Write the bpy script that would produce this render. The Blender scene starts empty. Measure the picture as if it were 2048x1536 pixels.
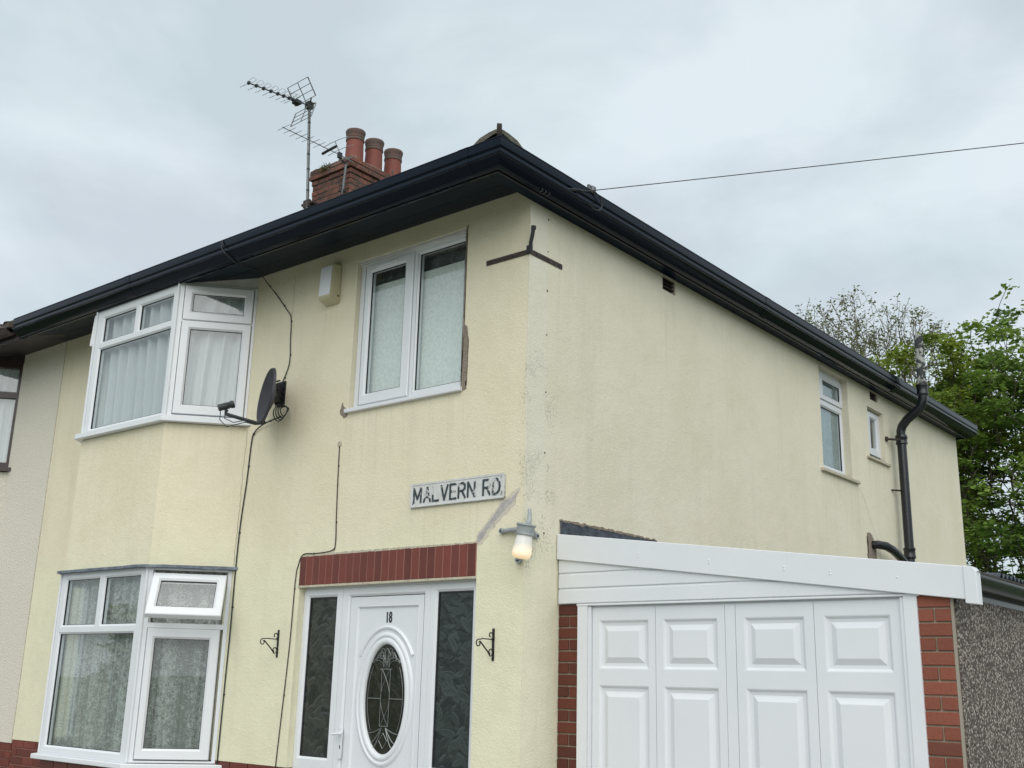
import bpy, bmesh, math, random
from mathutils import Vector, Matrix, noise
random.seed(7)
R = math.radians
scene = bpy.context.scene
C = scene.collection

# ---------------------------------------------------------------- camera
cam_d = bpy.data.cameras.new('camera'); cam = bpy.data.objects.new('camera', cam_d); C.objects.link(cam)
right = Vector((0.77487488, 0.63166118, 0.02393898)); down = Vector((-0.14972622, 0.22020309, -0.96389453)); fwd = Vector((-0.61412619, 0.74331336, 0.26520608))
CAM = Vector((4.48177, -5.58893, 1.6))
M = Matrix((( right.x, -down.x, -fwd.x, CAM.x), (right.y, -down.y, -fwd.y, CAM.y), (right.z, -down.z, -fwd.z, CAM.z), (0, 0, 0, 1)))
cam.matrix_world = M
cam_d.sensor_width = 36; cam_d.lens = 38.2485; cam_d.clip_start = 0.05; cam_d.clip_end = 2000
scene.camera = cam

# ---------------------------------------------------------------- world, sun, exposure
SUN_EL, SUN_AZ = R(46), R(139)      # azimuth measured from +Y clockwise
w = bpy.data.worlds.new('World'); scene.world = w; w.use_nodes = True
nt = w.node_tree; nt.nodes.clear()
def wn(t, **k):
    n = nt.nodes.new(t)
    for a, b in k.items(): setattr(n, a, b)
    return n
out = wn('ShaderNodeOutputWorld'); bg = wn('ShaderNodeBackground'); bg.inputs['Strength'].default_value = 0.10
sky = wn('ShaderNodeTexSky', sky_type='NISHITA', sun_disc=False, sun_elevation=SUN_EL, sun_rotation=SUN_AZ)
tc = wn('ShaderNodeTexCoord'); mp = wn('ShaderNodeMapping'); mp.inputs['Scale'].default_value = (1.0, 1.0, 1.9)
mp.inputs['Rotation'].default_value = (0, 0, R(25))
nz = wn('ShaderNodeTexNoise'); nz.inputs['Scale'].default_value = 2.9; nz.inputs['Detail'].default_value = 9; nz.inputs['Roughness'].default_value = 0.54; nz.inputs['Distortion'].default_value = 0.3
rmp = wn('ShaderNodeValToRGB'); e = rmp.color_ramp.elements
e[0].position = 0.38; e[0].color = (3.00, 3.35, 3.55, 1); e[1].position = 0.60; e[1].color = (3.85, 4.24, 4.40, 1)
# the ramp clamps nothing above 1, colours stay physical units for the background strength
mx = wn('ShaderNodeMixRGB', blend_type='MIX'); mx.inputs['Fac'].default_value = 0.93
L = nt.links.new
L(tc.outputs['Generated'], mp.inputs['Vector']); L(mp.outputs['Vector'], nz.inputs['Vector']); L(nz.outputs['Fac'], rmp.inputs['Fac'])
L(sky.outputs['Color'], mx.inputs['Color1']); n2 = wn('ShaderNodeTexNoise'); n2.inputs['Scale'].default_value = 4.2; n2.inputs['Detail'].default_value = 5; L(mp.outputs['Vector'], n2.inputs['Vector'])
r2 = wn('ShaderNodeValToRGB'); r2.color_ramp.elements[0].position = .40; r2.color_ramp.elements[1].position = .64; r2.color_ramp.elements[0].color = (.97, 1.0, .995, 1); r2.color_ramp.elements[1].color = (1.015, .995, 1.012, 1)
L(n2.outputs['Fac'], r2.inputs['Fac']); mm = wn('ShaderNodeMixRGB', blend_type='MULTIPLY'); mm.inputs['Fac'].default_value = 1; L(rmp.outputs['Color'], mm.inputs['Color1']); L(r2.outputs['Color'], mm.inputs['Color2']); L(mm.outputs['Color'], mx.inputs['Color2']); L(mx.outputs['Color'], bg.inputs['Color']); L(bg.outputs['Background'], out.inputs['Surface'])
sd = bpy.data.lights.new('sun', 'SUN'); sd.energy = 1.2; sd.angle = R(75); sd.color = (1.0, 0.965, 0.915)
sun = bpy.data.objects.new('sun', sd); C.objects.link(sun)
sdir = Vector((math.sin(SUN_AZ) * math.cos(SUN_EL), math.cos(SUN_AZ) * math.cos(SUN_EL), math.sin(SUN_EL)))
sun.rotation_euler = sdir.to_track_quat('Z', 'Y').to_euler(); sun.location = (8, -14, 16)
scene.view_settings.view_transform = 'Standard'; scene.view_settings.look = 'None'
scene.view_settings.exposure = 1.05; scene.view_settings.gamma = 1.0; scene.view_settings.use_curve_mapping = False

# ---------------------------------------------------------------- helpers
def mat(name, col=(.5, .5, .5), rough=.6, metal=0., spec=.5, tint=None, bump=None, vary=None, rand=0., emit=None):
    """principled material; bump=(scale, strength, distance); vary=(scale, colour2, lo, hi); rand = per-object brightness spread"""
    m = bpy.data.materials.new(name); m.use_nodes = True; t = m.node_tree; b = t.nodes['Principled BSDF']
    b.inputs['Roughness'].default_value = rough; b.inputs['Metallic'].default_value = metal; b.inputs['Specular IOR Level'].default_value = spec
    b.inputs['Base Color'].default_value = (*col, 1)
    if tint: b.inputs['Specular Tint'].default_value = (*tint, 1)
    co = t.nodes.new('ShaderNodeNewGeometry').outputs['Position']
    src = None
    if vary:
        n = t.nodes.new('ShaderNodeTexNoise'); n.inputs['Scale'].default_value = vary[0]; n.inputs['Detail'].default_value = 6; n.inputs['Roughness'].default_value = .62
        t.links.new(co, n.inputs['Vector'])
        r = t.nodes.new('ShaderNodeValToRGB'); r.color_ramp.elements[0].position = vary[2]; r.color_ramp.elements[1].position = vary[3]
        r.color_ramp.elements[0].color = (*col, 1); r.color_ramp.elements[1].color = (*vary[1], 1)
        t.links.new(n.outputs['Fac'], r.inputs['Fac']); src = r.outputs['Color']
    if rand:
        oi = t.nodes.new('ShaderNodeObjectInfo'); mr = t.nodes.new('ShaderNodeMapRange'); mr.inputs['To Min'].default_value = 1 - rand; mr.inputs['To Max'].default_value = 1 + rand
        t.links.new(oi.outputs['Random'], mr.inputs['Value'])
        hs = t.nodes.new('ShaderNodeHueSaturation'); hs.inputs['Color'].default_value = (*col, 1)
        if src: t.links.new(src, hs.inputs['Color'])
        t.links.new(mr.outputs['Result'], hs.inputs['Value']); src = hs.outputs['Color']
    if src: t.links.new(src, b.inputs['Base Color'])
    if bump:
        n = t.nodes.new('ShaderNodeTexNoise'); n.inputs['Scale'].default_value = bump[0]; n.inputs['Detail'].default_value = 4
        t.links.new(co, n.inputs['Vector'])
        bm_ = t.nodes.new('ShaderNodeBump'); bm_.inputs['Strength'].default_value = bump[1]; bm_.inputs['Distance'].default_value = bump[2]
        t.links.new(n.outputs['Fac'], bm_.inputs['Height']); t.links.new(bm_.outputs['Normal'], b.inputs['Normal'])
    if emit: b.inputs['Emission Color'].default_value = (*emit[0], 1); b.inputs['Emission Strength'].default_value = emit[1]
    return m

def wpos(o):
    p = Vector((0, 0, 0))
    while o is not None: p = p + o.location; o = o.parent
    return p
def tag(o, label=None, cat=None, group=None, kind=None):
    for k, v in (('label', label), ('category', cat), ('group', group), ('kind', kind)):
        if v: o[k] = v
    return o
def empty(name, loc, label, cat, group=None):
    o = bpy.data.objects.new(name, None); C.objects.link(o); o.location = loc; o.empty_display_size = .1
    return tag(o, label, cat, group)
def obj(name, bm, m, parent=None, smooth=False, loc=None):
    """bm holds world coordinates; it becomes ONE mesh object whose origin is its parent's (or loc)"""
    org = wpos(parent) if parent else Vector((0, 0, 0))
    l = Vector(loc) - org if loc is not None else Vector((0, 0, 0))
    bmesh.ops.translate(bm, verts=bm.verts, vec=-(org + l))
    bmesh.ops.recalc_face_normals(bm, faces=bm.faces)
    me = bpy.data.meshes.new(name); bm.to_mesh(me); bm.free()
    for mm in (m if isinstance(m, (list, tuple)) else [m]): me.materials.append(mm)
    if smooth:
        me.polygons.foreach_set('use_smooth', [True] * len(me.polygons)); me.set_sharp_from_angle(angle=R(38))
    o = bpy.data.objects.new(name, me); C.objects.link(o); o.parent = parent; o.location = l
    return o
def inst(src, name, parent, loc, rotz=0.):
    o = src.copy(); o.name = name; C.objects.link(o); o.parent = parent
    o.location = Vector(loc) - (wpos(parent) if parent else Vector((0, 0, 0))); o.rotation_euler = (0, 0, rotz); return o

class Face:
    """vertical plane: origin o (x,y), along u, outward n"""
    def __init__(s, o, u, n): s.o = Vector((*o, 0)); s.u = Vector((*u, 0)).normalized(); s.n = Vector((*n, 0)).normalized()
    def p(s, u, z, out=0.): return s.o + s.u * u + s.n * out + Vector((0, 0, z))
FRONT = Face((0, 0), (1, 0), (0, -1)); SIDE = Face((0, 0), (0, 1), (1, 0))
CB, CW = Vector((-3.53, -.51)), Vector((-3.09, 0)); CLEN = (CW - CB).length
CD = (CW - CB).normalized(); CANT = Face(CB, CD, (CD.y, -CD.x))
BAYF = Face((0, -.51), (1, 0), (0, -1))
CA, CW2 = Vector((-4.86, -.51)), Vector((-5.30, 0)); CANTL = Face(CA, (CW2 - CA), (-CD.y, -CD.x))

def box(bm, a, b):
    x0, y0, z0 = a; x1, y1, z1 = b
    v = [bm.verts.new(p) for p in ((x0,y0,z0),(x1,y0,z0),(x1,y1,z0),(x0,y1,z0),(x0,y0,z1),(x1,y0,z1),(x1,y1,z1),(x0,y1,z1))]
    for f in ((0,3,2,1),(4,5,6,7),(0,1,5,4),(1,2,6,5),(2,3,7,6),(3,0,4,7)): bm.faces.new([v[i] for i in f])
def fbox(bm, F, u0, u1, z0, z1, o0, o1):
    v = [bm.verts.new(F.p(*q)) for q in ((u0,z0,o0),(u1,z0,o0),(u1,z0,o1),(u0,z0,o1),(u0,z1,o0),(u1,z1,o0),(u1,z1,o1),(u0,z1,o1))]
    for f in ((0,3,2,1),(4,5,6,7),(0,1,5,4),(1,2,6,5),(2,3,7,6),(3,0,4,7)): bm.faces.new([v[i] for i in f])
def BM(): return bmesh.new()
def bx(a, b):
    bm = BM(); box(bm, a, b); return bm
def fb(*a):
    bm = BM(); fbox(bm, *a); return bm
def bevel(bm, w, seg=1): bmesh.ops.bevel(bm, geom=bm.edges[:], offset=w, segments=seg, affect='EDGES', clamp_overlap=True); return bm
def tube(bm, pts, r, n=8, r1=None, cap=True):
    pts = [Vector(p) for p in pts]; rings = []
    prev = None
    for i, p in enumerate(pts):
        d = (pts[min(i + 1, len(pts) - 1)] - pts[max(i - 1, 0)]).normalized()
        if prev is None:
            a = d.cross(Vector((0, 0, 1)));
            if a.length < .05: a = d.cross(Vector((1, 0, 0)))
            a.normalize()
        else:
            a = (prev - d * prev.dot(d)).normalized()
        prev = a; b = d.cross(a)
        rr = r if r1 is None else r + (r1 - r) * i / (len(pts) - 1)
        if isinstance(r, (list, tuple)): rr = r[i]
        rings.append([bm.verts.new(p + (a * math.cos(2 * math.pi * k / n) + b * math.sin(2 * math.pi * k / n)) * rr) for k in range(n)])
    for i in range(len(rings) - 1):
        for k in range(n): bm.faces.new((rings[i][k], rings[i][(k + 1) % n], rings[i + 1][(k + 1) % n], rings[i + 1][k]))
    if cap: bm.faces.new(rings[0][::-1]); bm.faces.new(rings[-1])
def lathe(bm, c, prof, n=28, axis=Vector((0, 0, 1)), closed=False):
    axis = Vector(axis).normalized(); a = axis.orthogonal().normalized(); b = axis.cross(a); c = Vector(c)
    rings = [[bm.verts.new(c + axis * h + (a * math.cos(2 * math.pi * k / n) + b * math.sin(2 * math.pi * k / n)) * max(r, 1e-4)) for k in range(n)] for r, h in prof]
    m_ = len(rings) if closed else len(rings) - 1
    for i in range(m_):
        for k in range(n): bm.faces.new((rings[i][k], rings[i][(k + 1) % n], rings[(i + 1) % len(rings)][(k + 1) % n], rings[(i + 1) % len(rings)][k]))
    if not closed: bm.faces.new(rings[0][::-1]); bm.faces.new(rings[-1])
def ring_rect(bm, F, loops, close=True):
    """loops: list of ((u0,u1,z0,z1), out); bridges them in order (mitred corners)"""
    rs = []
    for (u0, u1, z0, z1), o in loops: rs.append([bm.verts.new(F.p(u, z, o)) for u, z in ((u0, z0), (u1, z0), (u1, z1), (u0, z1))])
    n = len(rs)
    for i in range(n if close else n - 1):
        a, b = rs[i], rs[(i + 1) % n]
        for k in range(4): bm.faces.new((a[k], a[(k + 1) % 4], b[(k + 1) % 4], b[k]))
    return rs
def prism(bm, pts, z0, z1):
    a = [bm.verts.new((p[0], p[1], z0)) for p in pts]; b = [bm.verts.new((p[0], p[1], z1)) for p in pts]; n = len(pts)
    bm.faces.new(a[::-1]); bm.faces.new(b)
    for i in range(n): bm.faces.new((a[i], a[(i + 1) % n], b[(i + 1) % n], b[i]))
def grow(r, d): return (r[0] - d, r[1] + d, r[2] - d, r[3] + d)
def wall_panel(bm, F, u0, u1, z0, z1, holes, t):
    us = sorted({u0, u1, *[h[0] for h in holes], *[h[1] for h in holes]}); zs = sorted({z0, z1, *[h[2] for h in holes], *[h[3] for h in holes]})
    def solid(i, j):
        if i < 0 or j < 0 or i >= len(us) - 1 or j >= len(zs) - 1: return False
        cu, cz = (us[i] + us[i + 1]) / 2, (zs[j] + zs[j + 1]) / 2
        return not any(h[0] < cu < h[1] and h[2] < cz < h[3] for h in holes)
    V = {}
    def v(i, j, s):
        if (i, j, s) not in V: V[(i, j, s)] = bm.verts.new(F.p(us[i], zs[j], -t if s else 0))
        return V[(i, j, s)]
    for i in range(len(us) - 1):
        for j in range(len(zs) - 1):
            if not solid(i, j): continue
            bm.faces.new((v(i,j,0), v(i+1,j,0), v(i+1,j+1,0), v(i,j+1,0))); bm.faces.new((v(i,j,1), v(i,j+1,1), v(i+1,j+1,1), v(i+1,j,1)))
            for di, dj, a, b in ((-1,0,(i,j),(i,j+1)), (1,0,(i+1,j),(i+1,j+1)), (0,-1,(i,j),(i+1,j)), (0,1,(i,j+1),(i+1,j+1))):
                if not solid(i + di, j + dj): bm.faces.new((v(*a,0), v(*b,0), v(*b,1), v(*a,1)))

# ---------------------------------------------------------------- materials
def render_mat(name, c_main, c_low, c_dirt, c_corner=None, side=False):
    m = bpy.data.materials.new(name); m.use_nodes = True; t = m.node_tree; b = t.nodes['Principled BSDF']; b.inputs['Roughness'].default_value = .86; b.inputs['Specular IOR Level'].default_value = .25
    N = t.nodes.new; K = t.links.new
    pos = N('ShaderNodeNewGeometry').outputs['Position']; sep = N('ShaderNodeSeparateXYZ'); K(pos, sep.inputs[0])
    def noise_(scale, det=5, vec=None, rough=.6, dist=0.):
        n = N('ShaderNodeTexNoise'); n.inputs['Scale'].default_value = scale; n.inputs['Detail'].default_value = det; n.inputs['Roughness'].default_value = rough; n.inputs['Distortion'].default_value = dist
        K(vec if vec else pos, n.inputs['Vector']); return n.outputs['Fac']
    def mr(v, a, bb, c=0., d=1., smooth=True):
        n = N('ShaderNodeMapRange'); n.interpolation_type = 'SMOOTHSTEP' if smooth else 'LINEAR'
        K(v, n.inputs['Value']); n.inputs['From Min'].default_value = a; n.inputs['From Max'].default_value = bb; n.inputs['To Min'].default_value = c; n.inputs['To Max'].default_value = d; return n.outputs['Result']
    def mth(op, a, bb, clamp=False):
        n = N('ShaderNodeMath'); n.operation = op; n.use_clamp = clamp
        for i, v in enumerate((a, bb)):
            if isinstance(v, (int, float)): n.inputs[i].default_value = v
            else: K(v, n.inputs[i])
        return n.outputs[0]
    def mix(f, a, bb):
        n = N('ShaderNodeMixRGB')
        if isinstance(f, (int, float)): n.inputs['Fac'].default_value = f
        else: K(f, n.inputs['Fac'])
        for i, v in (('Color1', a), ('Color2', bb)):
            if isinstance(v, tuple): n.inputs[i].default_value = (*v, 1)
            else: K(v, n.inputs[i])
        return n.outputs['Color']
    z = sep.outputs['Z']; x = sep.outputs['X']; y = sep.outputs['Y']
    base = mix(mr(noise_(1.6, 6), .35, .7), c_main, tuple(v * f for v, f in zip(c_main, (.93, .935, .90))))
    base = mix(mr(noise_(45, 3), .45, .75, 0, .35), base, tuple(min(1, v * 1.12) for v in c_main))
    # fresher paint on the lower storey, ragged edge
    low = mr(mth('ADD', z, mth('MULTIPLY', noise_(2.2, 5), 1.0)), 2.85, 3.35, 1, 0)
    base = mix(mth('MULTIPLY', low, .95), base, mix(mr(noise_(3.2, 4), .4, .65), c_low, tuple(v * .95 for v in c_low)))
    # vertical rain streaks
    mpn = N('ShaderNodeMapping'); mpn.inputs['Scale'].default_value = (5, 5, .35); K(pos, mpn.inputs['Vector'])
    st = mr(noise_(1.0, 6, mpn.outputs['Vector'], .65), .5, .72)
    base = mix(mth('MULTIPLY', st, .16), base, c_dirt)
    mps = N('ShaderNodeMapping'); mps.inputs['Scale'].default_value = (30, 30, 1.1); K(pos, mps.inputs['Vector']); fine = mr(noise_(1.0, 4, mps.outputs['Vector'], .6), .46, .66)
    for (ax_, a_, b_, zt_, ln_, am_) in ((((y, 4.78, 5.75, 3.76, .85, .5), (y, 6.04, 6.72, 4.10, .7, .5), (y, 1.72, 2.02, 4.80, .9, .35), (y, .30, .62, 4.9, 1.6, .35), (y, 2.6, 3.1, 4.9, 1.5, .25), (y, 7.6, 8.3, 4.9, 1.4, .3)) if side else ((x, -1.84, -.56, 3.61, .55, .45), (x, -1.08, -.14, 2.80, .5, .35), (x, -2.75, -2.40, 3.75, .9, .40), (x, -4.95, -3.1, 3.66, .6, .30), (x, -2.2, -1.95, 4.56, .5, .3)))):
        w_ = mth('MULTIPLY', mr(ax_, a_ - .03, a_ + .05), mr(ax_, b_ - .05, b_ + .03, 1, 0)); f_ = mth('MULTIPLY', mr(z, zt_ - ln_, zt_, 0, 1, False), mr(z, zt_, zt_ + .02, 1, 0))
        base = mix(mth('MULTIPLY', mth('MULTIPLY', w_, f_), mth('MULTIPLY', fine, am_ * .62)), base, c_dirt)
    # weathering of the top band
    top = mth('MULTIPLY', mr(mth('ADD', z, mth('MULTIPLY', noise_(3.5, 6), .5)), 4.75, 5.15), .22)
    base = mix(top, base, c_dirt)
    # algae freckles, thick near the house corner
    cx = mth('MAXIMUM', mth('MULTIPLY', mth('ABSOLUTE', x, 0), 4.5), mth('MULTIPLY', mth('ABSOLUTE', y, 0), .75))
    near = mr(cx, .02, .75, 1, 0)
    zz = mth('MULTIPLY', mr(z, 1.95, 2.35), mr(z, 3.6, 4.35, 1, 0))
    zone = mth('MULTIPLY', near, mth('ADD', zz, .10))
    fr = noise_(55, 5, None, .75)
    thr = mth('SUBTRACT', fr, mth('MULTIPLY', mth('MULTIPLY', zone, mr(noise_(4.5, 4), .3, .62)), -.245))
    base = mix(mth('MULTIPLY', mr(thr, .735, .81), .45), base, (.16, .155, .12))
    # few scattered freckles high under the eaves
    fr2 = mth('ADD', noise_(30, 5, None, .8), mr(z, 4.2, 5.0, 0, .045))
    base = mix(mth('MULTIPLY', mr(fr2, .76, .82), .6), base, (.10, .09, .06))
    if side:   # paler repaired band along the corner
        base = mix(mth('MULTIPLY', mth('MULTIPLY', mr(mth('ADD', y, mth('MULTIPLY', noise_(6, 3), .05)), .2, .25, 1, 0), mr(z, 2.5, 3.2)), .32), base, c_corner)
    K(base, b.inputs['Base Color'])
    vo = N('ShaderNodeTexVoronoi'); vo.inputs['Scale'].default_value = 95; K(pos, vo.inputs['Vector'])
    h = mth('ADD', mth('MULTIPLY', noise_(60, 5, None, .7), 1.0), mth('MULTIPLY', vo.outputs['Distance'], .45))
    h = mth('ADD', h, mth('MULTIPLY', noise_(7, 4), 2.2))
    bp = N('ShaderNodeBump'); bp.inputs['Strength'].default_value = .6; bp.inputs['Distance'].default_value = .0048; K(h, bp.inputs['Height']); K(bp.outputs['Normal'], b.inputs['Normal'])
    return m
M_front = render_mat('front_render', (.735, .675, .515), (.735, .71, .525), (.50, .455, .345))
M_side = render_mat('side_render', (.72, .675, .545), (.73, .70, .53), (.46, .43, .345), (.73, .705, .63), True)
M_nbr = mat('dashed_render', (.60, .565, .48), .95, bump=(70, 1., .012), vary=(75, (.74, .70, .61), .42, .60))
M_white = mat('white_plastic', (.70, .72, .745), .30, bump=(3, .05, .01), vary=(1.3, (.66, .685, .71), .4, .7))
M_whitedull = mat('weathered_white_board', (.60, .60, .585), .55, vary=(9, (.50, .50, .48), .4, .7))
M_black = mat('black_gloss_plastic', (.0015, .003, .007), .16, spec=.24, tint=(.55, .75, 1.0))
M_soffit = mat('black_satin_board', (.0015, .0075, .018), .36, spec=.08, tint=(.5, .8, 1.0), vary=(2.5, (.002, .010, .022), .4, .7))
M_blackmatt = mat('black_paint', (.010, .011, .013), .45, bump=(60, .3, .002))
M_pipe = mat('black_pipe_paint', (.009, .011, .014), .25, bump=(30, .25, .004))
M_gasket = mat('rubber_seal', (.02, .022, .025), .6)
M_brown = mat('dark_brown_frame', (.035, .020, .018), .35)
M_brownblack = mat('brown_black_board', (.020, .012, .012), .5, vary=(20, (.035, .022, .022), .4, .7))
M_lead = mat('lead_sheet', (.10, .12, .15), .5, metal=.2, bump=(25, .6, .01), vary=(14, (.23, .26, .30), .4, .75))
M_tile = mat('roof_tile', (.06, .055, .05), .85, bump=(40, .6, .01), vary=(9, (.14, .15, .09), .45, .8))
M_hiptile = mat('hip_tile_clay', (.13, .12, .105), .9, bump=(50, .7, .01), vary=(22, (.20, .20, .15), .4, .75))
M_glazed = mat('glazed_red_brick', (.125, .026, .016), .38, bump=(12, .15, .005), vary=(6, (.155, .034, .022), .35, .75), rand=.24)
M_mortar = mat('red_mortar', (.36, .18, .14), .9)
M_mortar2 = mat('buff_mortar', (.33, .27, .20), .95, bump=(80, .5, .004))
M_brickR = mat('garage_brick', (.19, .060, .036), .8, bump=(90, .5, .004), vary=(70, (.17, .035, .02), .45, .8), rand=.26)
M_brickL = mat('shaded_garage_brick', (.10, .024, .012), .8, bump=(90, .5, .004), vary=(40, (.075, .018, .011), .45, .8), rand=.24)  # left pier: garage brick with the shade beside the house put into its colour
M_brickC = mat('sooty_chimney_brick', (.185, .072, .050), .9, bump=(45, .9, .01), vary=(7, (.060, .046, .040), .42, .68), rand=.34)
M_mortarC = mat('sooty_mortar', (.085, .07, .06), .95, bump=(50, .9, .01))
M_pot = mat('terracotta', (.205, .052, .034), .7, bump=(14, .3, .006), vary=(5, (.155, .045, .034), .35, .75))
M_potrim = mat('sooty_terracotta', (.13, .07, .055), .85, vary=(18, (.10, .09, .085), .4, .7))
M_moss = mat('moss', (.13, .16, .045), .95, bump=(80, 1., .01), vary=(40, (.05, .05, .02), .4, .6))
M_flaunch = mat('lichen_mortar', (.24, .21, .15), .95, bump=(60, 1., .015), vary=(22, (.38, .34, .13), .5, .7))
M_alu = mat('aluminium', (.42, .44, .46), .35, metal=.8)
M_steel = mat('galvanised_mast', (.20, .22, .235), .5, metal=.5, vary=(20, (.13, .12, .11), .4, .7))
M_dark = mat('dark_plastic', (.02, .026, .028), .5)
M_dish = mat('grey_mesh_dish', (.10, .10, .12), .5, metal=.0)
M_rust = mat('rusty_steel', (.045, .032, .028), .7, metal=.2, bump=(90, .6, .004), vary=(60, (.13, .10, .09), .5, .75))
M_patch = mat('bare_cement_patch', (.26, .215, .17), .95, bump=(70, 1., .01), vary=(25, (.20, .165, .13), .4, .7))
M_filler = mat('grey_filler', (.36, .335, .335), .9, bump=(60, .5, .005), vary=(26, (.50, .47, .42), .42, .68))
M_crust = mat('weathered_cream_edge', (.50, .46, .36), .9, bump=(40, .8, .01), vary=(40, (.34, .30, .22), .45, .7))
M_alarm = mat('aged_cream_plastic', (.50, .46, .31), .45)
M_concrete = mat('concrete_ground', (.30, .29, .27), .9, bump=(30, .5, .01), vary=(3, (.24, .235, .22), .4, .7))
M_asphalt = mat('asphalt', (.05, .05, .052), .9, bump=(90, .6, .006), vary=(60, (.08, .08, .08), .5, .8))
M_bark = mat('bark', (.075, .06, .045), .9, bump=(30, .8, .02), vary=(6, (.11, .095, .07), .4, .7))
M_twig = mat('grey_twig_bark', (.17, .15, .115), .9)
M_inside = mat('room_plaster', (.30, .28, .25), .9)
M_grass = mat('grass', (.055, .09, .025), .95, bump=(60, .8, .02), vary=(12, (.08, .11, .035), .4, .7))
M_wood = mat('weathered_pole_wood', (.16, .12, .08), .9, bump=(30, .6, .01))

def leaf_mat(name, a, bcol):
    m = bpy.data.materials.new(name); m.use_nodes = True; t = m.node_tree; b = t.nodes['Principled BSDF']
    b.inputs['Roughness'].default_value = .5; b.inputs['Specular IOR Level'].default_value = .3
    g = t.nodes.new('ShaderNodeNewGeometry'); n = t.nodes.new('ShaderNodeTexNoise'); n.inputs['Scale'].default_value = .9; n.inputs['Detail'].default_value = 5
    r = t.nodes.new('ShaderNodeValToRGB'); r.color_ramp.elements[0].position = .36; r.color_ramp.elements[1].position = .66; r.color_ramp.elements[0].color = (*a, 1); r.color_ramp.elements[1].color = (*bcol, 1)
    t.links.new(g.outputs['Position'], n.inputs['Vector']); t.links.new(n.outputs['Fac'], r.inputs['Fac'])
    mr = t.nodes.new('ShaderNodeMapRange'); mr.inputs['To Min'].default_value = .7; mr.inputs['To Max'].default_value = 1.35; t.links.new(g.outputs['Random Per Island'], mr.inputs['Value'])
    hs = t.nodes.new('ShaderNodeHueSaturation'); t.links.new(r.outputs['Color'], hs.inputs['Color']); t.links.new(mr.outputs['Result'], hs.inputs['Value']); t.links.new(hs.outputs['Color'], b.inputs['Base Color'])
    tr = t.nodes.new('ShaderNodeBsdfTranslucent'); t.links.new(hs.outputs['Color'], tr.inputs['Color'])
    ms = t.nodes.new('ShaderNodeMixShader'); ms.inputs[0].default_value = .4
    o = t.nodes['Material Output']; t.links.new(b.outputs[0], ms.inputs[1]); t.links.new(tr.outputs[0], ms.inputs[2]); t.links.new(ms.outputs[0], o.inputs['Surface'])
    return m
M_leafA = leaf_mat('maple_leaf', (.095, .175, .036), (.26, .37, .07))
M_leafB = leaf_mat('young_leaf', (.13, .19, .035), (.30, .37, .06))
M_leafC = leaf_mat('bud_leaf', (.11, .13, .05), (.20, .23, .08))

def glass_mat(name, tint=(.95, .97, .965), ior=1.9, rough=.0, wav=0.):
    m = bpy.data.materials.new(name); m.use_nodes = True; t = m.node_tree; t.nodes.remove(t.nodes['Principled BSDF'])
    o = t.nodes['Material Output']; fr = t.nodes.new('ShaderNodeFresnel'); fr.inputs['IOR'].default_value = ior
    tr = t.nodes.new('ShaderNodeBsdfTransparent'); tr.inputs['Color'].default_value = (*tint, 1); gl = t.nodes.new('ShaderNodeBsdfGlossy'); gl.inputs['Roughness'].default_value = rough; gl.inputs['Color'].default_value = (.94, .97, .98, 1)
    ms = t.nodes.new('ShaderNodeMixShader'); gg = t.nodes.new('ShaderNodeNewGeometry'); iv = t.nodes.new('ShaderNodeMath'); iv.operation = 'SUBTRACT'; iv.inputs[0].default_value = 1; t.links.new(gg.outputs['Backfacing'], iv.inputs[1])
    mu = t.nodes.new('ShaderNodeMath'); mu.operation = 'MULTIPLY'; t.links.new(fr.outputs[0], mu.inputs[0]); t.links.new(iv.outputs[0], mu.inputs[1]); t.links.new(mu.outputs[0], ms.inputs[0]); t.links.new(tr.outputs[0], ms.inputs[1]); t.links.new(gl.outputs[0], ms.inputs[2]); t.links.new(ms.outputs[0], o.inputs['Surface'])
    if wav:
        n = t.nodes.new('ShaderNodeTexNoise'); n.inputs['Scale'].default_value = 1.6; n.inputs['Detail'].default_value = 1
        bp = t.nodes.new('ShaderNodeBump'); bp.inputs['Strength'].default_value = wav; bp.inputs['Distance'].default_value = .02
        g = t.nodes.new('ShaderNodeNewGeometry'); t.links.new(g.outputs['Position'], n.inputs['Vector']); t.links.new(n.outputs['Fac'], bp.inputs['Height']); t.links.new(bp.outputs['Normal'], gl.inputs['Normal']); t.links.new(bp.outputs['Normal'], fr.inputs['Normal'])
    return m
M_glass = glass_mat('window_glass', wav=.12)

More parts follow.
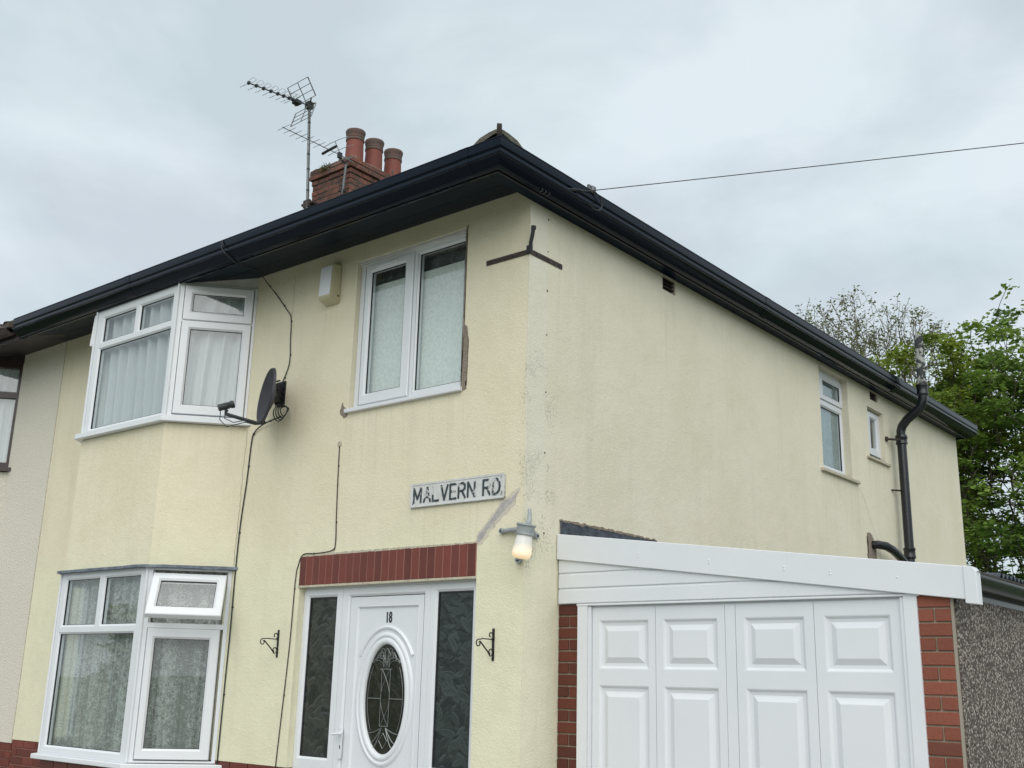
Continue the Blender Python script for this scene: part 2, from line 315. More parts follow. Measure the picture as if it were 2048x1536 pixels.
def leaf_glass(name, dark, light, scale):
    """obscure glass pressed with overlapping leaf shapes"""
    m = bpy.data.materials.new(name); m.use_nodes = True; t = m.node_tree; b = t.nodes['Principled BSDF']; b.inputs['Roughness'].default_value = .25; b.inputs['Specular IOR Level'].default_value = .5
    N = t.nodes.new; K = t.links.new
    g = N('ShaderNodeNewGeometry').outputs['Position']; last = None
    for ang, sc_ in ((35, 1.), (-50, 1.15), (80, .9)):
        n0 = N('ShaderNodeTexNoise'); n0.inputs['Scale'].default_value = 6; K(g, n0.inputs['Vector'])
        vm = N('ShaderNodeVectorMath'); vm.operation = 'MULTIPLY_ADD'; K(n0.outputs['Color'], vm.inputs[0]); vm.inputs[1].default_value = (.06, .06, .06); K(g, vm.inputs[2])
        mr_ = N('ShaderNodeMapping'); mr_.inputs['Rotation'].default_value = (0, R(ang), 0); K(vm.outputs[0], mr_.inputs['Vector'])
        mp_ = N('ShaderNodeMapping'); mp_.inputs['Scale'].default_value = (scale * sc_ * 1.5, scale, scale * sc_ * .62); K(mr_.outputs['Vector'], mp_.inputs['Vector'])
        v = N('ShaderNodeTexVoronoi'); v.inputs['Scale'].default_value = 1; K(mp_.outputs['Vector'], v.inputs['Vector'])
        v2 = N('ShaderNodeMapRange'); v2.inputs['From Min'].default_value = .60; v2.inputs['From Max'].default_value = .42; K(v.outputs['Distance'], v2.inputs['Value'])
        sc = N('ShaderNodeSeparateColor'); K(v.outputs['Color'], sc.inputs[0])
        mu = N('ShaderNodeMath'); mu.operation = 'MULTIPLY'; K(sc.outputs[0], mu.inputs[0]); K(v2.outputs[0], mu.inputs[1])
        gr = N('ShaderNodeMath'); gr.operation = 'MULTIPLY'; dd = N('ShaderNodeMapRange'); dd.inputs['From Max'].default_value = .6; dd.inputs['To Min'].default_value = .55; K(v.outputs['Distance'], dd.inputs['Value']); K(mu.outputs[0], gr.inputs[0]); K(dd.outputs[0], gr.inputs[1])
        if last is None: last = gr.outputs[0]
        else:
            mxn = N('ShaderNodeMath'); mxn.operation = 'MAXIMUM'; K(last, mxn.inputs[0]); K(gr.outputs[0], mxn.inputs[1]); last = mxn.outputs[0]
    r = N('ShaderNodeValToRGB'); r.color_ramp.elements[0].position = .02; r.color_ramp.elements[1].position = .9; r.color_ramp.elements[0].color = (*dark, 1); r.color_ramp.elements[1].color = (*light, 1)
    K(last, r.inputs['Fac']); K(r.outputs['Color'], b.inputs['Base Color'])
    bp = N('ShaderNodeBump'); bp.inputs['Strength'].default_value = .5; bp.inputs['Distance'].default_value = .01; K(last, bp.inputs['Height']); K(bp.outputs['Normal'], b.inputs['Normal'])
    return m
M_leafglass = leaf_glass('leaf_patterned_glass', (.014, .020, .019), (.042, .054, .052), 12)
M_leafglass2 = leaf_glass('brown_leaf_patterned_glass', (.018, .022, .018), (.048, .053, .044), 10)
M_doorglass = mat('smoked_bevelled_glass', (.012, .014, .011), .12, spec=.55, bump=(16, .25, .01), vary=(9, (.030, .030, .022), .4, .7))
M_frost = mat('frosted_glass', (.78, .80, .77), .40, bump=(60, .5, .003), vary=(40, (.64, .68, .655), .40, .62))
M_frost2 = mat('feathered_glass', (.25, .33, .36), .25, bump=(22, .6, .01), vary=(16, (.16, .23, .26), .35, .7))
M_came = mat('lead_came', (.22, .24, .23), .4, metal=.6)
def cloth_mat(name, col, alpha, pat=None):
    m = bpy.data.materials.new(name); m.use_nodes = True; t = m.node_tree; t.nodes.remove(t.nodes['Principled BSDF']); N = t.nodes.new; K = t.links.new
    o = t.nodes['Material Output']; d = N('ShaderNodeBsdfDiffuse'); d.inputs['Color'].default_value = (*col, 1); tl = N('ShaderNodeBsdfTranslucent'); tl.inputs['Color'].default_value = (*col, 1)
    a = N('ShaderNodeMixShader'); a.inputs[0].default_value = .35; K(d.outputs[0], a.inputs[1]); K(tl.outputs[0], a.inputs[2])
    tr = N('ShaderNodeBsdfTransparent'); f = N('ShaderNodeMixShader'); f.inputs[0].default_value = alpha; K(tr.outputs[0], f.inputs[1]); K(a.outputs[0], f.inputs[2]); K(f.outputs[0], o.inputs['Surface'])
    if pat:
        g = N('ShaderNodeNewGeometry').outputs['Position']
        v = N('ShaderNodeTexVoronoi'); v.inputs['Scale'].default_value = pat; K(g, v.inputs['Vector'])
        wv = N('ShaderNodeMath'); wv.operation = 'SINE'; ml = N('ShaderNodeMath'); ml.operation = 'MULTIPLY'; ml.inputs[1].default_value = 17; K(v.outputs['Distance'], ml.inputs[0]); K(ml.outputs[0], wv.inputs[0])
        n = N('ShaderNodeTexNoise'); n.inputs['Scale'].default_value = 26; n.inputs['Detail'].default_value = 5; K(g, n.inputs['Vector'])
        ad = N('ShaderNodeMath'); ad.operation = 'MULTIPLY_ADD'; K(wv.outputs[0], ad.inputs[0]); ad.inputs[1].default_value = .07
        mpp = N('ShaderNodeMapping'); mpp.inputs['Scale'].default_value = (9, 9, .5); K(g, mpp.inputs['Vector']); n3 = N('ShaderNodeTexNoise'); n3.inputs['Scale'].default_value = 1.; n3.inputs['Detail'].default_value = 3; K(mpp.outputs['Vector'], n3.inputs['Vector'])
        av = N('ShaderNodeMath'); av.operation = 'MULTIPLY_ADD'; av.inputs[1].default_value = .55; K(n.outputs['Fac'], av.inputs[0]); hf = N('ShaderNodeMath'); hf.operation = 'MULTIPLY'; hf.inputs[1].default_value = .45; K(n3.outputs['Fac'], hf.inputs[0]); K(hf.outputs[0], av.inputs[2]); K(av.outputs[0], ad.inputs[2])
        mr = N('ShaderNodeMapRange'); mr.inputs['From Min'].default_value = .42; mr.inputs['From Max'].default_value = .66; mr.inputs['To Min'].default_value = alpha * .62; mr.inputs['To Max'].default_value = min(1, alpha * 1.35); K(ad.outputs[0], mr.inputs['Value']); K(mr.outputs[0], f.inputs[0])
    return m
M_voile = cloth_mat('white_voile', (.80, .84, .86), .88)
M_lace = cloth_mat('white_lace', (.76, .79, .78), .68, 22)
M_lace2 = cloth_mat('fine_lace', (.62, .66, .66), .35, 26)
M_opal = mat('opal_lamp_glass', (.75, .74, .70), .25)
def opal():
    t = M_opal.node_tree; b = t.nodes['Principled BSDF']; g = t.nodes.new('ShaderNodeNewGeometry'); s = t.nodes.new('ShaderNodeSeparateXYZ'); t.links.new(g.outputs['Position'], s.inputs[0])
    mr = t.nodes.new('ShaderNodeMapRange'); mr.inputs['From Min'].default_value = 2.415; mr.inputs['From Max'].default_value = 2.47; mr.inputs['To Min'].default_value = .24; mr.inputs['To Max'].default_value = .01
    t.links.new(s.outputs['Z'], mr.inputs['Value']); t.links.new(mr.outputs[0], b.inputs['Emission Strength']); b.inputs['Emission Color'].default_value = (1., .58, .14, 1)
opal()
M_lampmetal = mat('grey_cast_metal', (.32, .345, .335), .5, vary=(30, (.22, .26, .27), .4, .7))
M_sign = mat('aged_white_sign', (.60, .61, .60), .5, vary=(12, (.50, .50, .48), .45, .75))
M_signedge = mat('sign_rim', (.50, .50, .47), .6, vary=(30, (.25, .25, .22), .45, .7))
def flaky():
    m = mat('flaking_black_letters', (.03, .045, .05), .6); t = m.node_tree; b = t.nodes['Principled BSDF']
    g = t.nodes.new('ShaderNodeNewGeometry'); n = t.nodes.new('ShaderNodeTexNoise'); n.inputs['Scale'].default_value = 42; n.inputs['Detail'].default_value = 5; n.inputs['Roughness'].default_value = .7
    n2 = t.nodes.new('ShaderNodeTexNoise'); n2.inputs['Scale'].default_value = 9
    t.links.new(g.outputs['Position'], n.inputs['Vector']); t.links.new(g.outputs['Position'], n2.inputs['Vector'])
    a = t.nodes.new('ShaderNodeMath'); a.operation = 'MULTIPLY_ADD'; a.inputs[1].default_value = .8; t.links.new(n2.outputs['Fac'], a.inputs[0]); t.links.new(n.outputs['Fac'], a.inputs[2])
    r = t.nodes.new('ShaderNodeValToRGB'); r.color_ramp.elements[0].position = .94; r.color_ramp.elements[1].position = 1.0; r.color_ramp.elements[0].color = (.03, .045, .05, 1); r.color_ramp.elements[1].color = (.52, .53, .52, 1)
    t.links.new(a.outputs[0], r.inputs['Fac']); t.links.new(r.outputs['Color'], b.inputs['Base Color']); return m
M_flaky = flaky()
def pebble():
    m = bpy.data.materials.new('pebbledash'); m.use_nodes = True; t = m.node_tree; b = t.nodes['Principled BSDF']; b.inputs['Roughness'].default_value = .8; N = t.nodes.new; K = t.links.new
    g = N('ShaderNodeNewGeometry').outputs['Position']; v = N('ShaderNodeTexVoronoi'); v.inputs['Scale'].default_value = 78; K(g, v.inputs['Vector'])
    sc = N('ShaderNodeSeparateColor'); K(v.outputs['Color'], sc.inputs[0]); r = N('ShaderNodeValToRGB'); el = r.color_ramp.elements
    el[0].position = 0; el[0].color = (.085, .07, .062, 1); el[1].position = 1; el[1].color = (.52, .48, .42, 1)
    for p, c in ((.3, (.12, .095, .085)), (.55, (.20, .165, .14)), (.75, (.30, .26, .22)), (.90, (.42, .38, .33))):
        q = el.new(p); q.color = (*c, 1)
    K(sc.outputs[0], r.inputs['Fac'])
    d = N('ShaderNodeMapRange'); d.inputs['From Min'].default_value = .35; d.inputs['From Max'].default_value = .75; d.inputs['To Min'].default_value = 1; d.inputs['To Max'].default_value = .45; K(v.outputs['Distance'], d.inputs['Value'])
    hs = N('ShaderNodeHueSaturation'); K(r.outputs['Color'], hs.inputs['Color']); K(d.outputs[0], hs.inputs['Value']); K(hs.outputs['Color'], b.inputs['Base Color'])
    bp = N('ShaderNodeBump'); bp.inputs['Strength'].default_value = 1; bp.inputs['Distance'].default_value = .01; bp.invert = True; K(v.outputs['Distance'], bp.inputs['Height']); K(bp.outputs['Normal'], b.inputs['Normal'])
    return m
M_pebble = pebble()

# ---------------------------------------------------------------- ground
def plane_strip(x0, x1, y0, y1, z): return bx((x0, y0, z - .3), (x1, y1, z))
g = BM(); v = [g.verts.new(p) for p in ((-600, -600, -.02), (600, -600, -.02), (600, 600, -.02), (-600, 600, -.02))]; g.faces.new(v)
tag(obj('ground', g, M_grass), kind='structure')
tag(obj('driveway', bx((-13, -6.8, -.2), (3.2, .36, .0)), M_concrete), kind='structure')
tag(obj('side_path', bx((3.2, -6.8, -.2), (8.0, 12.0, .002)), M_concrete), kind='structure')
tag(obj('pavement', bx((-60, -8.8, -.2), (60, -6.8, .0)), M_concrete), kind='structure')
kb = BM(); box(kb, (-60, -8.95, -.2), (60, -8.8, .012)); tag(obj('kerb', kb, M_concrete), kind='structure')
tag(obj('road', bx((-60, -15, -.25), (60, -8.95, -.11)), M_asphalt), kind='structure')

# ================================================================ HOUSE
house = empty('house', (0, 0, 0), 'cream rendered two-storey house with white windows and black eaves on the street corner', 'house')
T = .27; ZT = 5.04
bay_hole = (-5.22, -3.17, .6, 5.02)
bm = BM(); wall_panel(bm, FRONT, -6.365, 0, .955, ZT, [(-5.22, -3.17, .955, 5.02), (-1.795, -.612, 3.628, 4.885), (-2.227, -.405, .955, 2.288)], T)
obj('front_wall', bm, M_front, house)
bm = BM(); wall_panel(bm, SIDE, .27, 9.25, 0, ZT, [(4.86, 5.60, 3.79, 4.90), (6.14, 6.61, 4.135, 4.722), (6.25, 6.48, 4.822, 4.93), (1.777, 1.985, 4.802, 4.93)], T)
fbox(bm, SIDE, 0, .27, 0, .955, -T + .0, 0)
# flank strip that closes the corner
fbox(bm, SIDE, .0005, .27, .955, ZT, -.26, .0005)
obj('side_wall', bm, M_side, house)
bm = BM(); box(bm, (-6.365, 8.98, 0), (-.275, 9.25, ZT)); box(bm, (-6.365, .28, 0), (-6.30, 8.97, ZT)); obj('rear_wall', bm, M_side, house)
bm = BM(); box(bm, (-6.29, .275, 2.52), (-.275, 8.97, 2.72)); box(bm, (-6.29, .275, 5.045), (-.275, 8.97, 5.07)); box(bm, (-6.29, 3.2, .02), (-.28, 3.3, 2.51)); box(bm, (-6.29, 3.2, 2.73), (-.28, 3.3, 5.04)); box(bm, (-2.75, .28, .02), (-2.65, 3.19, 2.51)); box(bm, (-2.75, .28, 2.73), (-2.65, 3.19, 5.04))
obj('room_partitions', bm, M_inside, house)

# plinth bricks (glazed red, below the render)
def brick_src(name, L_, H, D_, m, bev=.003):
    bm = bx((0, 0, 0), (L_, D_, H)); bevel(bm, bev)
    me = bpy.data.meshes.new(name); bmesh.ops.recalc_face_normals(bm, faces=bm.faces); bm.to_mesh(me); bm.free(); me.materials.append(m); return me
def put(me, name, parent, loc, rotz=0):
    o = bpy.data.objects.new(name, me); C.objects.link(o); o.parent = parent; o.location = Vector(loc) - wpos(parent); o.rotation_euler = (0, 0, rotz); return o
def brick_run(parent, P0, d, n, length, ztop, courses, m, pitch=.075, blen=.215, proud=.0, name='brick', H=.065, D_=.06):
    """rows of bricks along direction d (2d), outward normal n (2d), face plane through P0"""
    ang = math.atan2(d[1], d[0]); cache = {}
    for c in range(courses):
        z = ztop - H - c * pitch; u = 0; first = True
        while u < length - .02:
            L_ = blen if not (first and c % 2) else blen / 2 - .005
            L_ = min(L_, length - u); first = False
            if L_ < .03: break
            k = round(L_, 3)
            if k not in cache: cache[k] = brick_src(name, L_, H, D_, m)
            j = random.uniform(-.0012, .0012)
            px = P0[0] + d[0] * u + n[0] * (proud + j); py = P0[1] + d[1] * u + n[1] * (proud + j)
            put(cache[k], name, parent, (px, py, z), ang); u += L_ + .010
for a_, b_ in (((-6.36, .012, 0), (-5.25, .26, .952)), ((-3.14, .012, 0), (-2.232, .26, .952)), ((-.398, .012, 0), (-.003, .26, .952))):
    obj('plinth_mortar', bx(a_, b_), M_mortar, house)
brick_run(house, (-6.36, 0), (1, 0), (0, -1), 1.09, .95, 12, M_glazed)
brick_run(house, (-3.13, 0), (1, 0), (0, -1), .90, .95, 12, M_glazed)
brick_run(house, (-.395, 0), (1, 0), (0, -1), .392, .95, 12, M_glazed)

# bay skirt and roof
def bay_pts(d, back=0.10):
    k = math.tan(math.atan2(CD.y, CD.x) / 2)
    return [(-3.09 + d / CD.y, 0), (-3.53 + d * k, -.51 - d), (-4.86 - d * k, -.51 - d), (-5.30 - d / CD.y, 0)]
def bay_ring(bm, d_out, d_in, z0, z1):
    o = bay_pts(d_out); i = bay_pts(d_in); pts = o + i[::-1]; prism(bm, pts, z0, z1)
bm = BM(); bay_ring(bm, -.005, -.12, 2.462, 3.668); obj('bay_skirt', bm, M_front, house)
bm = BM(); prism(bm, bay_pts(-.125), 2.6, 2.7); obj('bay_floor', bm, M_inside, house)
bm = BM(); prism(bm, bay_pts(-.02), 0, .875); obj('bay_plinth_mortar', bm, M_mortar, house)
bp_ = bay_pts(-.005)
brick_run(house, bp_[2], (1, 0), (0, -1), bp_[1][0] - bp_[2][0], .872, 11, M_glazed, D_=.03)
brick_run(house, bp_[1], tuple(CD), (CD.y, -CD.x), CLEN - .02, .872, 11, M_glazed, D_=.03)
bm = BM(); o_ = bay_pts(.052); i_ = bay_pts(-.04); prism(bm, o_ + i_[::-1], 2.447, 2.468)
bmesh.ops.subdivide_edges(bm, edges=[e for e in bm.edges if e.calc_length() > .3], cuts=14)
for v in bm.verts: v.co.z += noise.noise(v.co * 9) * .006; v.co.y += noise.noise(v.co * 7 + Vector((3, 3, 3))) * .008
obj('lead_apron', bm, M_lead, house, True)

# window sections ---------------------------------------------------------
def light(parent, F, cell, glass, of, name='frame', m=None, depth=.055, gl=None, sash=False, gask=.004, pane_name='pane'):
    m = m or M_white; bd = .012
    bm = BM(); ch = .006 if sash else .001
    ring_rect(bm, F, [(cell, of - depth), (cell, of - ch), (grow(cell, -ch), of), (grow(glass, bd + .004), of), (grow(glass, bd), of - .003), (glass, of - .014), (glass, of - depth)])
    f = obj(name, bm, m, parent)
    bm = BM(); ring_rect(bm, F, [(grow(glass, .002), of - .016), (grow(glass, -gask), of - .016), (grow(glass, -gask), of - .028), (grow(glass, .002), of - .028)]); obj('seal', bm, M_gasket, f if parent.type == 'MESH' and parent.parent is None else parent)
    obj(pane_name, fb(F, glass[0] - .004, glass[1] + .004, glass[2] - .004, glass[3] + .004, of - .030, of - .024), gl or M_glass, parent)
    return f
# hierarchy: house > window (its outer frame mesh) > sash / pane / seal / sill
def window(F, outer, inner, of, depth=.07, parent=None, m=None, name='window', label=None):
    bm = BM(); ring_rect(bm, F, [(outer, of - depth), (outer, of), (inner, of), (inner, of - depth)])
    w_ = obj(name, bm, m or M_white, parent or house)
    if label: w_['label'] = label
    return w_
def fixed(win, F, cell, glass, of, **k): return light(win, F, cell, glass, of, name='glazing_bead', **k)

# upper bay, front
W1 = window(BAYF, (-4.86, -3.53, 3.725, 4.93), (-4.835, -3.545, 3.735, 4.90), -.002, label='wide white front window of the upper bay with net curtain')
for cell, gl in (((-4.835, -4.168, 4.567, 4.90), (-4.735, -4.21, 4.605, 4.835)), ((-4.168, -3.545, 4.567, 4.90), (-4.125, -3.62, 4.605, 4.838)), ((-4.835, -3.545, 3.735, 4.567), (-4.755, -3.612, 3.765, 4.53))):
    fixed(W1, BAYF, cell, gl, 0.0)
# upper bay, cant (top hung light over a side hung light)
def cant_windows(F, top_open=False):
    Wc = window(F, (.006, CLEN - .004, 3.73, 4.93), (.045, .648, 3.742, 4.915), .0, label='narrow white side window of the upper bay with two opening lights')
    fb_ = fb(F, .045, .648, 4.58, 4.60, -.05, .0); obj('transom', fb_, M_white, Wc)
    light(Wc, F, (.052, .642, 4.592, 4.912), (.128, .565, 4.672, 4.835), .018, name='sash', sash=True)
    light(Wc, F, (.052, .642, 3.748, 4.584), (.128, .568, 3.83, 4.51), .018, name='sash', sash=True)
    return Wc
cant_windows(CANT)
Wl = window(CANTL, (.006, CLEN - .004, 3.73, 4.93), (.05, .62, 3.75, 4.91), .0)
light(Wl, CANTL, (.052, .62, 3.748, 4.6), (.128, .55, 3.83, 4.51), .012, name='sash', sash=True)
# its top light stands slightly open, seen edge on past the front frame
bm = BM(); ring_rect(bm, CANTL, [((.05, .62, 4.60, 4.90), .02), ((.05, .62, 4.60, 4.90), .045), ((.12, .55, 4.67, 4.83), .045), ((.12, .55, 4.67, 4.83), .02)])
piv = CANTL.p(.3, 4.90, .02); bmesh.ops.rotate(bm, verts=bm.verts, cent=piv, matrix=Matrix.Rotation(R(3), 3, CANTL.u)); obj('sash', bm, M_white, Wl)
# post and head boards
bm = BM(); fbox(bm, CANT, .0, CLEN + .01, 4.935, 5.035, -.09, -.012); fbox(bm, CANTL, .0, CLEN, 4.935, 5.035, -.09, -.012); fbox(bm, BAYF, -4.86, -3.53, 4.935, 5.03, -.09, -.02)
obj('bay_head_board', bm, M_whitedull, house)
bm = BM(); tube(bm, [(-3.532, -.514, 3.73), (-3.532, -.514, 4.93)], .012, 8); obj('bay_post', bm, M_white, house); bm = BM(); tube(bm, [(-4.858, -.514, 3.73), (-4.858, -.514, 4.93)], .012, 8); obj('bay_post', bm, M_white, house)
bm = BM(); bay_ring(bm, .058, -.08, 3.672, 3.722); bevel(bm, .004); obj('window_sill', bm, M_white, house)['label'] = 'white sill below the upper bay windows'
# lower bay, front
W2 = window(BAYF, (-4.885, -3.53, .925, 2.447), (-4.87, -3.545, .94, 2.432), -.002, label='wide white front window of the lower bay with lace curtain')
for cell, gl in (((-4.87, -4.208, 1.96, 2.432), (-4.79, -4.262, 1.998, 2.388)), ((-4.208, -3.545, 1.96, 2.432), (-4.165, -3.64, 1.998, 2.388)), ((-4.87, -3.545, .94, 1.96), (-4.805, -3.655, .997, 1.922))):
    fixed(W2, BAYF, cell, gl, 0.0)
W3 = window(CANT, (.006, CLEN - .004, .93, 2.447), (.042, .640, .945, 2.43), .0, label='narrow white side window of the lower bay with its top light open')
obj('transom', fb(CANT, .042, .640, 1.965, 2.005, -.055, .001), M_white, W3)
light(W3, CANT, (.048, .618, .955, 1.962), (.110, .538, 1.036, 1.882), .018, name='sash', sash=True)
light(W3, CANTL, (.03, .62, .96, 2.43), (.11, .54, 1.04, 2.36), .0, name='side_light')
# open top light: hinged at the head
def open_light(parent, F, cell, glass, of, ang, hz):
    bm = BM(); bd = .012
    ring_rect(bm, F, [(cell, of - .05), (cell, of - .006), (grow(cell, -.006), of), (grow(glass, bd + .004), of), (grow(glass, bd), of - .003), (glass, of - .014), (glass, of - .05)])
    rot = Matrix.Rotation(ang, 3, F.u); piv = F.p(0, hz, of - .03)
    bmesh.ops.rotate(bm, verts=bm.verts, cent=piv, matrix=rot); bmesh.ops.translate(bm, verts=bm.verts, vec=(0, 0, -.028)); s = obj('open_sash', bm, M_white, parent)
    bm = BM(); fbox(bm, F, glass[0], glass[1], glass[2], glass[3], of - .030, of - .024); bmesh.ops.rotate(bm, verts=bm.verts, cent=piv, matrix=rot); bmesh.ops.translate(bm, verts=bm.verts, vec=(0, 0, -.028)); obj('pane', bm, M_glass, parent)
    bm = BM(); ring_rect(bm, F, [(grow(glass, .002), of - .016), (grow(glass, -.004), of - .016), (grow(glass, -.004), of - .026), (grow(glass, .002), of - .026)]); bmesh.ops.rotate(bm, verts=bm.verts, cent=piv, matrix=rot); bmesh.ops.translate(bm, verts=bm.verts, vec=(0, 0, -.028)); obj('seal', bm, M_gasket, parent)
    bm = BM(); fbox(bm, F, cell[0] + .05, cell[1] - .05, cell[2] - .0, cell[2] + .012, of - .06, of - .045); obj('stay', bm, M_gasket, parent)
open_light(W3, CANT, (.048, .632, 1.985, 2.418), (.118, .560, 2.075, 2.345), .020, R(-37), 2.418)
bm = BM(); tube(bm, [(-3.532, -.514, .93), (-3.532, -.514, 2.447)], .012, 8); obj('bay_post', bm, M_white, house); bm = BM(); tube(bm, [(-4.883, -.514, .93), (-4.883, -.514, 2.447)], .010, 8); obj('bay_post', bm, M_white, house)
bm = BM(); bay_ring(bm, .07, -.08, .885, .924); bevel(bm, .005); obj('window_sill', bm, M_white, house)['label'] = 'white sill below the lower bay windows'

# bathroom window over the door
W4 = window(FRONT, (-1.792, -.614, 3.645, 4.862), (-1.745, -.62, 3.66, 4.845), -.045, label='white two-light frosted window above the front door')
obj('mullion', fb(FRONT, -1.186, -1.152, 3.66, 4.845, -.10, -.045), M_white, W4)
light(W4, FRONT, (-1.725, -1.190, 3.672, 4.838), (-1.664, -1.284, 3.760, 4.775), -.030, name='sash', sash=True)
fixed(W4, FRONT, (-1.152, -.62, 3.66, 4.845), (-1.140, -.672, 3.712, 4.812), -.046)
bm = BM(); fbox(bm, FRONT, -1.60, -1.36, 4.800, 4.818, -.03, -.018); bevel(bm, .003); obj('trickle_vent', bm, M_white, W4)
bm = BM(); fbox(bm, FRONT, -1.815, -.595, 3.612, 3.643, -.12, .035); bevel(bm, .004); obj('window_sill', bm, M_white, W4)
bm = BM(); fbox(bm, FRONT, -1.80, -.605, 4.862, 4.886, -.1, -.01); obj('head_trim', bm, M_whitedull, W4)

# side windows
W5 = window(SIDE, (4.99, 5.665, 3.80, 4.90), (5.03, 5.625, 3.84, 4.862), -.08, label='white two-light window on the side wall, textured glass')
light(W5, SIDE, (5.028, 5.632, 4.578, 4.868), (5.11, 5.562, 4.645, 4.80), -.065, name='sash', sash=True)
fixed(W5, SIDE, (4.995, 5.66, 3.84, 4.574), (5.035, 5.565, 3.878, 4.505), -.078)
obj('window_sill', bevel(fb(SIDE, 4.79, 5.735, 3.757, 3.79, -.16, .035), .004), M_crust, W5)
W6 = window(SIDE, (6.14, 6.66, 4.14, 4.72), (6.17, 6.62, 4.17, 4.69), -.10, label='smallest white window, on the side wall beside the soil pipe, casement ajar')
bm = BM(); cell = (6.23, 6.64, 4.195, 4.705); glass = (6.345, 6.525, 4.285, 4.63)
ring_rect(bm, SIDE, [(cell, -.10), (cell, -.056), (grow(cell, -.006), -.05), (grow(glass, .016), -.05), (grow(glass, .012), -.053), (glass, -.064), (glass, -.10)]); obj('sash', bm, M_white, W6)
obj('pane', fb(SIDE, 6.34, 6.53, 4.28, 4.635, -.08, -.074), M_glass, W6)
obj('window_sill', bevel(fb(SIDE, 6.05, 6.70, 4.105, 4.135, -.14, .03), .004), M_crust, W6)
# airbricks
def airbrick(y0, y1, z0, z1, label):
    bm = BM(); fbox(bm, SIDE, y0, y1, z0, z1, -.06, -.045)
    n = max(4, int((z1 - z0) / .026))
    for i in range(n):
        z = z0 + (i + .25) * (z1 - z0) / n; fbox(bm, SIDE, y0, y1, z, z + .011, -.045, -.015)
    obj('airbrick', bm, M_brown, house)['label'] = label
airbrick(1.777, 1.985, 4.802, 4.93, 'dark louvred airbrick under the eaves near the street corner')
airbrick(6.25, 6.48, 4.822, 4.93, 'dark louvred airbrick under the eaves above the smallest window')

# front door set ------------------------------------------------------------
D0 = -.055
DS = window(FRONT, (-2.225, -.407, .93, 2.286), (-2.205, -.425, .95, 2.262), D0 - .004, depth=.08, name='door_frame')
light(DS, FRONT, (-2.205, -1.782, .95, 2.262), (-2.168, -1.858, 1.04, 2.203), D0, gl=M_leafglass2, name='sidelight_frame', gask=.010)
light(DS, FRONT, (-.873, -.425, .95, 2.262), (-.812, -.485, 1.04, 2.206), D0, gl=M_leafglass, name='sidelight_frame', gask=.010)
obj('threshold_panel', fb(FRONT, -2.205, -1.782, .0, .95, D0 - .05, D0 - .01), M_white, DS)
obj('threshold_panel', fb(FRONT, -.873, -.425, .0, .95, D0 - .05, D0 - .01), M_white, DS)
bm = BM(); cell = (-1.780, -.875, .0, 2.262); opn = (-1.706, -.941, .05, 2.198)
ring_rect(bm, FRONT, [(cell, D0 - .05), (cell, D0 - .002), (grow(cell, -.002), D0), (grow(opn, .014), D0), (opn, D0 - .014), (opn, D0 - .05)]); obj('door_jamb', bm, M_white, DS)
leaf = (-1.701, -.946, .055, 2.192); pan = (-1.608, -1.004, .15, 2.109); ofl = D0 - .010
door = obj('door', BM(), M_white, house); bpy.data.objects.remove(door)
bm = BM(); ring_rect(bm, FRONT, [(leaf, ofl - .05), (leaf, ofl - .004), (grow(leaf, -.004), ofl), (grow(pan, .016), ofl), (grow(pan, .012), ofl + .003), (pan, ofl - .012), (pan, ofl - .04)])
door = obj('door', bm, M_white, house); door['label'] = 'white panel front door with oval window and number 18'
# door panel with an oval hole: build as strip between rectangle and ellipse
OC, OA, OB = (-1.310, 1.473), .203, .376
def ell(a, b, n=64, ph=0): return [(OC[0] + a * math.cos(2 * math.pi * k / n + ph), OC[1] + b * math.sin(2 * math.pi * k / n + ph)) for k in range(n)]
bm = BM(); n = 64; po = ofl - .014
rect = []
for k in range(n):
    a = 2 * math.pi * k / n; c_, s_ = math.cos(a), math.sin(a)
    hx = (pan[1] - pan[0]) / 2; cxm = (pan[0] + pan[1]) / 2
    t_ = min((hx - (OC[0] - cxm) * (1 if c_ > 0 else -1)) / abs(c_) if abs(c_) > 1e-6 else 9, ((pan[3] - OC[1]) if s_ > 0 else (OC[1] - pan[2])) / abs(s_) if abs(s_) > 1e-6 else 9)
    rect.append((OC[0] + c_ * t_, OC[1] + s_ * t_))
corn = [(pan[1], pan[3]), (pan[0], pan[3]), (pan[0], pan[2]), (pan[1], pan[2])]
for cpt in corn:
    i = min(range(n), key=lambda i: (rect[i][0] - cpt[0]) ** 2 + (rect[i][1] - cpt[1]) ** 2); rect[i] = cpt
loops = [(rect, po)] + [(ell(OA + a, OB + a), po + o) for a, o in ((.088, 0), (.082, .008), (.072, .013), (.062, .013), (.055, .006), (.048, .004), (.040, .012), (.028, .016), (.014, .013), (.004, .004), (0, -.008), (0, -.03))]
vs = [[bm.verts.new(FRONT.p(x, z, o)) for x, z in pts] for pts, o in loops]
for a, b in zip(vs[:-1], vs[1:]):
    for k in range(n): bm.faces.new((a[k], a[(k + 1) % n], b[(k + 1) % n], b[k]))
obj('door_panel', bm, M_white, door, True)
bm = BM(); e0 = [bm.verts.new(FRONT.p(x, z, po - .012)) for x, z in ell(OA + .003, OB + .003)]; e1 = [bm.verts.new(FRONT.p(x, z, po - .02)) for x, z in ell(OA + .003, OB + .003)]
bm.faces.new(e0); bm.faces.new(e1[::-1])
for k in range(n): bm.faces.new((e0[k], e0[(k + 1) % n], e1[(k + 1) % n], e1[k]))
obj('oval_pane', bm, M_doorglass, door)
